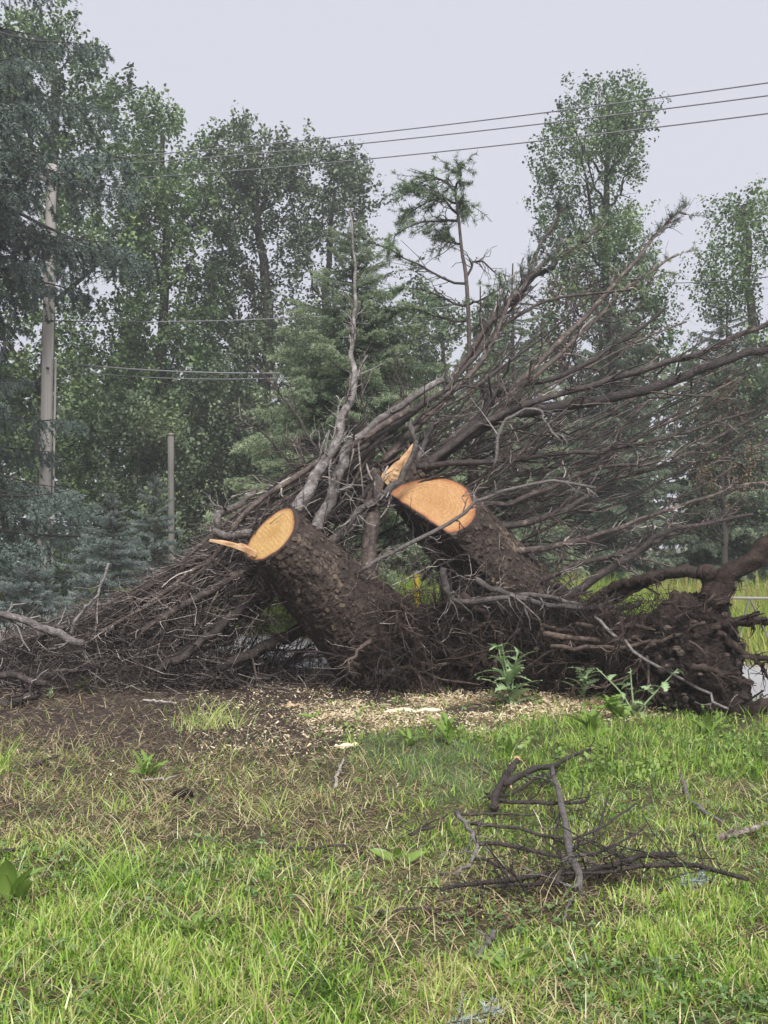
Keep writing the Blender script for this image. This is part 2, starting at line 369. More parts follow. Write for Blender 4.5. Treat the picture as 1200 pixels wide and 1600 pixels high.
# ------------------------------------------------------------------ deciduous trees
def in_poly(x, y, poly):
    c = np.zeros(len(x), bool); n = len(poly)
    for i in range(n):
        x0, y0 = poly[i]; x1, y1 = poly[(i + 1) % n]
        k = ((y0 > y) != (y1 > y)) & (x < (x1 - x0) * (y - y0) / ((y1 - y0) + 1e-9) + x0); c ^= k
    return c
def poly_pts(poly, n, rng, hole=0.36, hs_=60.0, seed=0):
    p = A(poly, float); lo, hi = p.min(0), p.max(0); out = []
    tot = 0
    while tot < n:
        q = lo + (hi - lo) * rng.random((n * 3, 2))
        q = q[in_poly(q[:, 0], q[:, 1], poly)]
        q = q[fbm(q[:, 0] / hs_, q[:, 1] / hs_, seed * 7.3, 2) > hole]
        out.append(q); tot += len(q)
    return np.concatenate(out)[:n]
def leaf_cloud(geo, c, d, nl, lsize, rng, tint, spread=.13, tlen=.7):
    """leafy shoots: leaves (bent rhombi) set along each shoot c -> c + d*tlen"""
    n = len(c); t = rng.random((n, nl, 1))
    L = tlen * rng.uniform(.6, 1.2, (n, 1, 1))
    b = c[:, None] + d[:, None] * t * L + rng.normal(0, 1, (n, nl, 3)) * spread * (1.15 - t * .75)
    ax = norm(d[:, None] * .5 + rng.normal(0, 1, (n, nl, 3)) + A([0, 0, -.35])); s = lsize * rng.uniform(.6, 1.2, (n, nl, 1))
    nr = A([0, 0, 1.15]) + rng.normal(0, .6, (n, nl, 3)); nr = norm(nr - (nr * ax).sum(-1, keepdims=True) * ax); sd = np.cross(ax, nr)
    m = b + ax * s * .45
    V = np.stack([b, m + sd * s * .36 + nr * s * .1, b + ax * s, m - sd * s * .36 + nr * s * .1], 2).reshape(-1, 3)
    i = np.arange(n * nl) * 4
    tt = np.clip(tint[:, None] + rng.normal(0, .13, (n, nl)), 0, 1)
    geo.add(V, None, np.concatenate([np.stack([i, i + 1, i + 2], -1), np.stack([i, i + 2, i + 3], -1)]), np.repeat(tt.ravel(), 4))

def deciduous(name, label, cat, poly, D, trunk, r, nsh, mat, seed, nl=27, lsize=.15, thick=1.6, nlimb=9, hole=.38, hs_=60, group=None, up=.55, tlen=.75, bark='far_bark', openb=0):
    rng = np.random.default_rng(seed); nsh = int(nsh * 1.32)
    base = W(trunk[0][0], trunk[0][1], D); base[2] = 0
    root = thing(name, base, label, cat, group)
    tp = np.stack([W(px, py, D) for px, py in trunk]); tp[0, 2] = -.05
    P = smooth(tp, 14, .05, rng)
    g = Geo(); tubes(g, P, np.linspace(r, r * .25, 14), 9, .4); part(g, 'trunk', M[bark], root)
    q = poly_pts(poly, nsh, rng, hole, hs_, seed)
    if openb: q = q[rng.random(nsh) > openb * sm(300, 350, q[:, 1]) * sm(530, 480, q[:, 1]) * (fbm(q[:, 0] / 30, q[:, 1] / 30, 5, 2) > .42)]; nsh = len(q)
    q = q + rng.normal(0, 8, q.shape) + (rng.random((nsh, 1)) < .15) * rng.normal(0, 14, q.shape)
    pc = A(poly, float).mean(0)
    Y = D + rng.normal(0, thick, nsh)
    c = np.stack([(q[:, 0] - CX) / F * Y, Y, HC + (HY - q[:, 1]) / F * Y], -1)
    c[:, 2] = np.maximum(c[:, 2], .3)
    ctr = np.stack([np.full(nsh, (pc[0] - CX) / F * D), np.full(nsh, D), c[:, 2] - .8], -1)
    d = norm(norm(c - ctr) * .6 + A([0, 0, up]) + rng.normal(0, .35, (nsh, 3)))
    c = c - d * tlen * .6
    tint = np.clip(.45 + (fbm(c[:, 0] * 1.1, c[:, 2] * 1.1, c[:, 1] * 1.1 + seed, 3) - .5) * 2.2, 0, 1)
    g = Geo(); leaf_cloud(g, c, d, nl, lsize, rng, tint, tlen=tlen)
    part(g, 'crown', M[mat], root)
    # limbs: from the trunk up into the foliage; shoots' own thin twigs with the nearest limb
    ends = c[rng.choice(nsh, nlimb, replace=False)]
    for e in ends:
        z = max(.25 * P[-1, 2], e[2] - abs(e[0] - np.interp(e[2], P[:, 2], P[:, 0])) * 1.3 - .8)
        k = int(np.clip(np.searchsorted(P[:, 2], z), 1, 12)); b = P[k]
        mid = b * .5 + e * .5 + A([0, 0, -.25])
        L = smooth([b, mid, e], 8, .06, rng)
        g = Geo(); r0 = r * .42 * (1 - k / 22); tubes(g, L, np.linspace(r0, .02, 8), 6, .35)
        p2, r2 = spawn(L[None], np.linspace(r0, .02, 8)[None], 7, .9, rng, .8, (0, 0, .2), .3, 4, .5, .012)
        tubes(g, p2, r2, 4, .35); p3, r3 = spawn(p2, r2, 3, .45, rng, .8, (0, 0, .1), .3, 3, .6, .008); tubes(g, p3, r3, 3, .35)
        part(g, 'limb', M[bark], root, b)
    return root
TG = 'broadleaf trees in the background wood'
deciduous('maple_tree', 'tallest leafy tree at the top left edge, rising above the dark spruce', 'tree',
          [(-120, 900), (-110, 30), (-40, 10), (0, 20), (20, -25), (60, -35), (118, -25), (128, 60), (150, 90), (198, 78), (205, 110), (190, 190), (235, 240), (245, 520), (215, 900)],
          34, [(60, 940), (70, 600), (85, 300), (80, 60)], .30, 1500, 'maple', 11, openb=.2, hole=.40, hs_=45, nl=38, group=TG, nlimb=16)
deciduous('maple_tree', 'leafy tree with a yellowish flank between the tall left tree and the domed tree', 'tree',
          [(180, 900), (175, 260), (205, 150), (245, 135), (262, 170), (300, 200), (330, 205), (325, 260), (350, 340), (340, 900)],
          36, [(235, 940), (245, 650), (260, 420), (250, 210)], .28, 1250, 'maple', 12, openb=.4, hole=.41, hs_=45, group=TG, nlimb=16)
deciduous('maple_tree', 'dark domed leafy tree with the thick forked trunk behind the power cables', 'tree',
          [(330, 860), (325, 300), (330, 225), (352, 205), (380, 178), (395, 205), (430, 210), (452, 225), (470, 260), (482, 420), (480, 860)],
          37, [(418, 940), (415, 650), (420, 500), (405, 380), (390, 250)], .32, 1180, 'dark_leaf', 21, openb=.5, hole=.40, hs_=45, group=TG, nlimb=16)
deciduous('maple_tree', 'rounded leafy tree left of the bent conifer top, thin stems showing through', 'tree',
          [(470, 840), (450, 330), (455, 250), (480, 215), (505, 235), (555, 238), (585, 275), (592, 325), (572, 352), (578, 430), (590, 840)],
          39, [(505, 930), (500, 640), (510, 460), (520, 300)], .26, 900, 'dark_leaf', 14, openb=.7, hole=.45, hs_=45, group=TG, nlimb=13)
deciduous('poplar_tree', 'tall narrow open-crowned leafy tree crossed by the three power cables', 'tree',
          [(850, 560), (855, 420), (838, 320), (826, 245), (848, 195), (878, 195), (905, 120), (935, 128), (985, 112), (1018, 150), (1010, 225), (1005, 262), (985, 300), (1000, 345), (1030, 390), (1050, 470), (1050, 560)],
          33, [(960, 935), (955, 600), (945, 400), (950, 150)], .24, 640, 'maple', 15, nl=34, lsize=.115, hole=.36, hs_=34, group=TG, nlimb=22, up=.8, tlen=.8)
deciduous('poplar_tree', 'leafy tree with spiky shoots at the right edge of the photo', 'tree',
          [(1070, 900), (1080, 520), (1098, 410), (1108, 345), (1135, 285), (1150, 330), (1180, 290), (1230, 300), (1300, 330), (1310, 900)],
          30, [(1190, 940), (1185, 650), (1170, 450), (1160, 320)], .22, 1150, 'maple', 16, lsize=.11, group=TG, nlimb=14, up=.9)
deciduous('maple_tree', 'dark low tree filling the gap behind the bent conifer top', 'tree',
          [(570, 860), (560, 470), (600, 430), (650, 425), (700, 480), (770, 500), (840, 500), (860, 860)],
          38, [(700, 930), (700, 700), (690, 500)], .22, 1150, 'dark_leaf', 17, group=TG)
deciduous('purple_tree', 'small purple-brown leaved tree below the tall narrow tree', 'tree',
          [(850, 560), (858, 430), (895, 395), (955, 405), (1010, 450), (1020, 520), (1000, 620), (880, 600)],
          31, [(940, 938), (940, 700), (935, 450)], .14, 85, 'purple_leaf', 18, lsize=.13, nlimb=6)
deciduous('dead_tree', 'brown withered small tree at the right behind the bare branches', 'tree',
          [(1090, 800), (1085, 640), (1110, 590), (1160, 600), (1180, 690), (1170, 800)],
          25, [(1130, 948), (1130, 800), (1130, 640)], .10, 70, 'dead_needle', 19, lsize=.07, nlimb=6, thick=.6)
for i, (x0, x1, yt, D, lab) in enumerate([(150, 290, 610, 31, 'dark rounded shrub right of the utility pole'), (280, 420, 560, 33, 'dark tall shrub behind the short grey post'),
                                     (400, 600, 640, 32, 'dark shrub behind the pale green spruce'), (820, 990, 640, 34, 'dark shrub left of the right-hand dark spruces')]):
    deciduous('shrub', lab, 'shrub', [(x0, 930), (x0 + 5, yt + 60), (x0 + 40, yt), (x1 - 50, yt + 15), (x1, yt + 70), (x1, 930)], D,
              [((x0 + x1) / 2, 940), ((x0 + x1) / 2, 800), ((x0 + x1) / 2, yt + 60)], .12, 620, 'dark_leaf', 30 + i, lsize=.13, nlimb=5, thick=1.0, group='dark shrubs under the wood')
# far wood: one mass
rng = np.random.default_rng(50); g = Geo()
q = np.stack([rng.uniform(-500, 1700, 2600), 0 * np.ones(2600)], -1); hh = 9.0 + 3.5 * fbm(q[:, 0] / 130, 0, 3, 3)
c = np.stack([(q[:, 0] - CX) / F * 54, 54 + rng.uniform(-2, 3, 2600), hh * rng.random(2600) ** .8], -1)
leaf_cloud(g, c, norm(rng.normal(0, .5, (2600, 3)) + A([0, 0, .6])), 14, .52, rng, rng.uniform(.2, .8, 2600), spread=.6, tlen=1.2)
tag(part(g, 'far_wood', M['dark_leaf'], None, (0, 54, 0)), 'far dark wood closing the view behind the trees', 'wood', kind='stuff')

# ------------------------------------------------------------------ spruces
def bough_mesh(name, L, seed, droop=.25, hang=.35, side=.5, step=.07, nl=.04, nw=.008, tint=.45, per=26):
    """one bough along +X, returned as (needle mesh, wood mesh)"""
    rng = np.random.default_rng(seed)
    k = 10; s = np.linspace(0, 1, k)
    P = np.stack([L * s, rng.normal(0, .02, k) * L * s, L * (-droop * s + droop * .75 * s ** 3)], -1)
    gw, gn = Geo(), Geo(); R = np.linspace(.012 * L + .006, .004, k); tubes(gw, P, R, 5, .3)
    n = int(L / step); t = np.linspace(.12, .99, n) + rng.normal(0, .01, n); t = np.clip(t, .08, .99)
    tw = []
    for i in range(n):
        b = A([np.interp(t[i], s, P[:, q]) for q in range(3)]); sg = 1 if i % 2 else -1
        ln = side * L * (.25 + .75 * math.sin(math.pi * min(1, (1.05 - t[i]) * 1.15) * .5)) * rng.uniform(.6, 1.1)
        d = norm(A([.75, sg * rng.uniform(.6, 1.1), rng.uniform(-.15, .2)])); ss = np.linspace(0, 1, 5)[:, None]
        tw.append(b + d * ln * ss + A([0, 0, -hang * rng.uniform(.5, 1.4)]) * ln * ss ** 1.6)
    tw = A(tw); rt = np.broadcast_to(np.linspace(.006, .003, 5), tw.shape[:2]); tubes(gw, tw, rt, 3, .3)
    t2, r2 = spawn(tw, rt, 5, .26 * side * 2, rng, .9, (0, 0, -hang * .9), .15, 4, .7, .003, curl=.15)
    tubes(gw, t2, r2, 3, .3)
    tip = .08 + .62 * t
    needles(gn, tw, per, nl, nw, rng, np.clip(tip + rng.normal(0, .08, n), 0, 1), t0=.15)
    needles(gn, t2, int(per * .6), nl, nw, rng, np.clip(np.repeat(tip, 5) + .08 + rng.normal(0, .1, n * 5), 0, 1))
    return gn.mesh(name + '_needles'), gw.mesh(name + '_wood')
def spruce(name, label, apex, basey, D, Rpx, mat, seed, nb, protos, Lnom, dip=(0.05, .35), twist=None, zr=(0.02, .97), trunk_r=.16, power=.8, group=None, lean=0, reach=None):
    rng = np.random.default_rng(seed)
    top = W(apex[0], apex[1], D); base = A([top[0] - lean, D, 0.0])
    root = thing(name, base, label, 'spruce tree', group)
    g = Geo(); P = smooth([base + A([0, 0, -.1]), (base + top) / 2 + A([.03, 0, 0]), top], 12, .02, rng)
    tubes(g, P, np.linspace(trunk_r, .015, 12), 9, .35); part(g, 'trunk', M['far_bark'], root)
    Rm = Rpx / F * D
    for (mn, mw) in protos:
        if not mn.materials: mn.materials.append(M[mat])
        if not mw.materials: mw.materials.append(M['far_bark'])
    az0 = rng.uniform(0, 6.28)
    for i in range(nb):
        u = zr[0] + (zr[1] - zr[0]) * (i + rng.random()) / nb
        rad = Rm * ((1 - u) ** power * .95 + .04) * rng.uniform(.72, 1.12)
        b = A([np.interp(u, np.linspace(0, 1, 12), P[:, q]) for q in range(3)])
        if reach is not None: rad = rng.uniform(.78, 1.08) * D / F * np.interp(basey + (apex[1] - basey) * u, *reach)
        az = az0 + i * 2.399 + rng.normal(0, .2)
        if twist is not None: az = twist(i, rng)
        mn, mw = protos[rng.integers(len(protos))]
        o = place('bough', mw, b, root); sc = rad / Lnom; o.scale = (sc, sc, sc)
        o.rotation_euler = (rng.normal(0, .15), rng.uniform(*dip), az)
        # dip > 0 tips the bough downward; upper boughs rise
        o.rotation_euler[1] += -.55 * sm(.55, 1.0, u)
        nd = bpy.data.objects.new('needles', mn); COL.objects.link(nd); nd.parent = o
    return root
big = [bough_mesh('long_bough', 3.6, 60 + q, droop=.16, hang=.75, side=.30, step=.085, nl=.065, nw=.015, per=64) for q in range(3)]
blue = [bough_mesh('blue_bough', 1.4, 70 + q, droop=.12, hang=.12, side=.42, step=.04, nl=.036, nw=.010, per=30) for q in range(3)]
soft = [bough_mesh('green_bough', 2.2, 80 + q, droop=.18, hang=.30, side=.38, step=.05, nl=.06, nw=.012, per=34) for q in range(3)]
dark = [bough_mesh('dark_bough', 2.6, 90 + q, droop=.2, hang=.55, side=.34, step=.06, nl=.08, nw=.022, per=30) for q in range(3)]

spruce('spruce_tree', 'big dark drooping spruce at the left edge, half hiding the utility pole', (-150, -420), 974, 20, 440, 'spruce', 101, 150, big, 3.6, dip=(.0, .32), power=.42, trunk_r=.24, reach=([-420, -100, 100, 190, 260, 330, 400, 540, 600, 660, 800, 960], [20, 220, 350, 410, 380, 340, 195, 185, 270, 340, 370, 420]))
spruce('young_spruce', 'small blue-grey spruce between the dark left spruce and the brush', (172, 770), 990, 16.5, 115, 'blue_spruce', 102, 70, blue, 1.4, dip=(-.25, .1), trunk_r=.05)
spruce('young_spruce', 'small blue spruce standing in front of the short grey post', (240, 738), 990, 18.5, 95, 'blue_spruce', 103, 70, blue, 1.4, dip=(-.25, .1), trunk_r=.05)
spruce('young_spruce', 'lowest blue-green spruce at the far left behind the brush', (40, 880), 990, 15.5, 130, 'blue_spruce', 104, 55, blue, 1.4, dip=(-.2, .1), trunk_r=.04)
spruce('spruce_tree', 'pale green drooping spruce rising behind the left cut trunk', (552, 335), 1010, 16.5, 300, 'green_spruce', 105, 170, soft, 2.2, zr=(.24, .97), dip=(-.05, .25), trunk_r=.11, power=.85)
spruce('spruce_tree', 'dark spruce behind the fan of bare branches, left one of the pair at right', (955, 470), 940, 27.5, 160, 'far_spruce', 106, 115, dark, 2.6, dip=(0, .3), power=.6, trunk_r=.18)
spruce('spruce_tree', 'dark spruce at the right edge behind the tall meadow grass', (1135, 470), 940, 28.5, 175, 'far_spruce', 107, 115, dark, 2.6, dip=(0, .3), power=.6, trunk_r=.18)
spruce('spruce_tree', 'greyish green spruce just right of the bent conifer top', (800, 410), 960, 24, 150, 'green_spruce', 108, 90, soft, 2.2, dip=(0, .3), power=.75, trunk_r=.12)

# conifer with the bent top
def pp(pts, D): return np.stack([W(a, b, D) for a, b in pts])
rng = np.random.default_rng(120); D = 16.0
bt = thing('bent_conifer', A([(735 - 600) / F * D, D, 0]), 'sparse conifer with a thin bent top standing against the sky', 'conifer tree')
P = smooth(np.vstack([[A([(738 - 600) / F * D, D, -.05])], pp([(735, 700), (733, 520), (728, 430), (722, 395), (717, 345), (712, 308), (702, 290), (690, 284)], D)]), 22)
g = Geo(); tubes(g, P, np.linspace(.042, .010, 22), 7, .5); part(g, 'trunk', M['twig'], bt)
for pts, hang in [([(716, 335), (695, 308), (662, 284), (630, 288)], 1), ([(716, 318), (690, 303), (650, 312), (632, 325)], 1), ([(714, 345), (685, 345), (645, 345), (610, 372)], 1),
                  ([(720, 382), (705, 365), (690, 348)], .6), ([(726, 443), (700, 438), (670, 420), (640, 402), (600, 382), (566, 370)], 1), ([(729, 433), (740, 410), (756, 409), (782, 430), (797, 468)], .3),
                  ([(732, 472), (710, 474), (680, 460), (640, 450), (600, 455)], .8), ([(733, 476), (760, 467), (792, 448)], .6), ([(713, 316), (722, 310), (737, 318)], .7), ([(706, 293), (690, 276), (660, 276), (640, 283)], 1),
                  ([(733, 500), (700, 500), (650, 480), (610, 478)], 1), ([(733, 520), (765, 500), (800, 490)], .8), ([(712, 305), (716, 285), (714, 276)], .7)]:
    L = smooth(pp(pts, D), 9, .015, rng); L[:, 1] += np.linspace(0, rng.normal(0, .4), 9)
    g = Geo(); tubes(g, L, np.linspace(.022, .006, 9), 5, .3)
    p2, r2 = spawn(L[None], np.linspace(.02, .006, 9)[None], 22, .46, rng, .9, (-.35, 0, -.28), .12, 5, .5, .004, curl=.35)
    tubes(g, p2, r2, 3, .3); b = part(g, 'bough', M['far_bark'], bt, L[0])
    g = Geo()
    if hang > .5:
        use = p2[p2[:, 0, 0].argsort()][:int(22 * (.55 if len(pts) > 5 else .9))]
        p3, r3 = spawn(use, np.full(use.shape[:2], .004), 2, .18, rng, .8, (0, 0, -.1), .2, 3, .7, .003)
        needles(g, use, 40, .075, .010, rng, .35, t0=.15); needles(g, p3, 30, .07, .010, rng, .4)
    else: needles(g, p2[:6], 12, .05, .009, rng, .4)
    part(g, 'needles', M['green_spruce'], b, L[0])

# ------------------------------------------------------------------ utility pole, cables, posts
pole_D = 22.5
pb = W(66, 850, pole_D); pb[2] = 0
pole = thing('utility_pole', pb, 'tall weathered wooden utility pole half hidden by the left spruce', 'utility pole')
ptop = W(81, 258, pole_D); g = Geo(); P = np.linspace(pb - A([0, 0, .05]), ptop, 12); tubes(g, P, np.linspace(.132, .105, 12), 14, np.linspace(.5, .6, 1), cap=True); part(g, 'shaft', M['pole_wood'], pole)
g = Geo(); ca = ptop + A([0, 0, -.35]); ax = norm(A([.55, .83, 0])); P = np.linspace(ca - ax * 1.2, ca + ax * 1.2, 4); tubes(g, P, np.full(4, .06), 4, .4, cap=True); part(g, 'crossarm', M['pole_wood'], pole, ca)
for q in (-1.1, .5, 1.1):
    g = Geo(); b = ca + ax * q + A([0, 0, .05]); tubes(g, np.linspace(b, b + A([0, 0, .2]), 6), A([.02, .02, .055, .035, .055, .02]), 8, .3, cap=True); part(g, 'insulator', M['metal'], pole, b)
for (x, y) in ((80, 438), (80, 501), (74, 575)):
    g = Geo(); b = W(x, y, pole_D - .2); tubes(g, np.linspace(b, b + A([0, .08, 0]), 3), A([.03, .03, .02]), 8, .1, cap=True); part(g, 'bolt', M['cable'], pole, b)
g = Geo(); tubes(g, np.linspace(W(87, 560, pole_D - .05), W(80, 930, pole_D - .05), 4), np.full(4, .024), 8, .5); part(g, 'conduit', M['pole_wood'], pole)
def wire(a, b, sag, r, label, n=26):
    t = np.linspace(0, 1, n)[:, None]; P = a + (b - a) * t; P[:, 2] -= sag * 4 * (t * (1 - t))[:, 0]
    g = Geo(); tubes(g, P, np.full(n, r), 6, .6)
    tag(part(g, 'power_cable', M['cable'], None, P[n // 2]), label, 'power cable', 'overhead power cables')
Dr = 13.2
def ext(a, p, D, k=1.6): b = W(*p, D); return a + (b - a) * k
for (y0, y1, lab, q) in ((252, 115, 'topmost of the three power cables crossing the sky', -1.1), (262, 135, 'middle one of the three power cables crossing the sky', .5), (285, 163, 'lowest of the three power cables crossing the sky', 1.1)):
    a = W(84, y0, pole_D); wire(a, ext(a, (1200, y1), Dr, 1.25), .18, .009, lab)
a = W(80, 501, pole_D); wire(a, W(700, 480, 20.5), .12, .012, 'upper of the three low cables running right from the pole at mid height')
a = W(85, 566, pole_D); wire(a, W(760, 566, 19.5), .22, .017, 'thick middle low cable running right from the pole')
a = W(85, 577, pole_D); wire(a, W(640, 574, 20.5), .22, .010, 'thin lowest cable just under the thick low cable')
wire(W(1040, 442, 26), W(1330, 412, 20), .1, .012, 'short cable stretch against the sky at the right edge')
a = W(40, 425, pole_D); wire(a, W(-8, 590, 20), .02, .02, 'pale slanting guy wire left of the utility pole', 6)
def post(name, label, px, pt, D, r, mat, cat='post'):
    b = W(px, 850, D); b[2] = 0; t = W(px - 1, pt, D)
    o = thing(name, b, label, cat); g = Geo(); P = np.linspace(b - A([0, 0, .03]), t, 6); tubes(g, P, np.linspace(r * 1.05, r, 6), 10, .5, cap=True); part(g, 'shaft', M[mat], o)
    g = Geo(); tubes(g, np.linspace(t - A([0, 0, .01]), t + A([0, 0, .05]), 3), A([r * 1.12, r * 1.12, r * .6]), 10, .4, cap=True); part(g, 'cap', M['metal' if mat != 'yellow' else 'white'], o, t)
    return o
post('grey_post', 'short weathered grey post standing among the blue spruces', 268, 680, 23, .07, 'post_wood')
post('marker_post', 'small yellow marker post seen through the gap between the two trunks', 652, 896, 15.8, .042, 'yellow')
# thin rail at the right edge
rl = thing('metal_rail', W(1137, 936, 11.6) * A([1, 1, 0]), 'thin straight pale rail on braces beside the road at the right edge', 'rail')
g = Geo(); tubes(g, np.linspace(W(1120, 934, 11.6), W(1330, 936, 11.6), 4), np.full(4, .017), 8, .8); part(g, 'bar', M['metal'], rl)
for (a, b) in (((1170, 936), (1138, 1040)), ((1172, 936), (1232, 1050)), ((1290, 936), (1290, 1050))):
    g = Geo(); e = W(*b, 11.6); e[2] = -.02; tubes(g, np.linspace(W(*a, 11.6), e, 3), np.full(3, .012), 6, .3); part(g, 'brace', M['metal'], rl)

# ------------------------------------------------------------------ tall meadow beyond the road
rng = np.random.default_rng(140); n = 40000
X = rng.uniform(-9, 14, n); Y = far_edge(X) + .45 + 15 * rng.random(n) ** 1.25
tall = sm(.3, 3.5, Y - far_edge(X)); H = (.10 + .72 * tall * (.6 + .7 * fbm(X * .6, Y * .6, 1, 3))) * rng.uniform(.6, 1.15, n)
def blades(geo, X, Y, Z, L, wd, lean, rng, tint, curl=.5, rows=3):
    n = len(X); az = rng.uniform(0, 6.283, n); d = np.stack([np.cos(az), np.sin(az), 0 * az], -1); fa = rng.uniform(0, 6.283, n)
    sd = np.stack([np.cos(fa), np.sin(fa), 0 * fa], -1) * (wd * .5)[:, None]
    s = np.linspace(0, 1, rows + 1); th = lean[:, None] * (.35 + curl * 2 * s[None])     # bend angle from upright grows along the blade
    seg = (L / rows)[:, None]
    hz = np.cumsum(np.sin(th) * seg, 1) - np.sin(th[:, :1]) * seg; vz = np.cumsum(np.cos(th) * seg, 1) - np.cos(th[:, :1]) * seg
    b = np.stack([X, Y, Z], -1); P = b[:, None] + d[:, None] * hz[..., None] + A([0, 0, 1.0]) * vz[..., None]
    P[..., 2] = np.maximum(P[..., 2], (Z + .004)[:, None])
    wv = np.array([.75, 1, .8, .5])[:rows] if rows <= 4 else np.linspace(1, .4, rows)
    V = np.concatenate([(P[:, :rows] - sd[:, None] * wv[None, :, None])[:, :, None], (P[:, :rows] + sd[:, None] * wv[None, :, None])[:, :, None]], 2).reshape(n, rows * 2, 3)
    V = np.concatenate([V, P[:, rows:rows + 1]], 1); m = rows * 2 + 1; i0 = np.arange(n)[:, None] * m
    Q = [i0 + A([[2 * r, 2 * r + 1, 2 * r + 3, 2 * r + 2]]) for r in range(rows - 1)]; T = i0 + A([[2 * rows - 2, 2 * rows - 1, 2 * rows]])
    geo.add(V.reshape(-1, 3), np.concatenate(Q) if Q else None, T, np.repeat(np.clip(tint, 0, 1), m))
g = Geo(); tn = .35 + (fbm(X * .5, Y * .5, 6, 3) - .5) * 1.3 + rng.normal(0, .14, n) + .1 * tall
blades(g, X, Y, 0 * X, H, rng.uniform(.010, .02, n), rng.uniform(.05, .55, n), rng, tn, .5, 3)
tag(part(g, 'meadow_grass', M['meadow'], None, (0, 13, 0)), 'tall yellow-green meadow grass beyond the road', 'grass', kind='stuff')
for i, (px, D, h, lab) in enumerate([(1088, 19, .95, 'tan seed-headed weed clump behind the upturned root limb'), (868, 21, .85, 'straw coloured weed clump at the left end of the meadow'), (1190, 18, .9, 'tan weed clump at the right edge above the rail'), (1015, 22, .8, 'straw coloured weed clump in the middle of the meadow')]):
    b = W(px, 850, D); b[2] = 0; o = thing('tall_weed', b, lab, 'weed', 'tan weed clumps in the meadow')
    k = 46; a = rng.uniform(-.4, .4, (k, 2)); st = np.stack([b + A([x * .6, y * .6, 0]) for x, y in a]); en = st + np.stack([a[:, 0] * .8 + rng.normal(0, .1, k), a[:, 1] * .8, h * rng.uniform(.7, 1.15, k)], -1)
    P = np.stack([st, (st * .5 + en * .5) + rng.normal(0, .03, (k, 3)), en], 1); g = Geo(); tubes(g, P, np.full((k, 3), .004), 3, .9); part(g, 'stem', M['meadow'], o, b, kind='stuff')
    g = Geo(); needles(g, P, 40, .05, .012, rng, .96, fwd=1.2, t0=.6); part(g, 'seed_head', M['meadow'], o, b, kind='stuff')

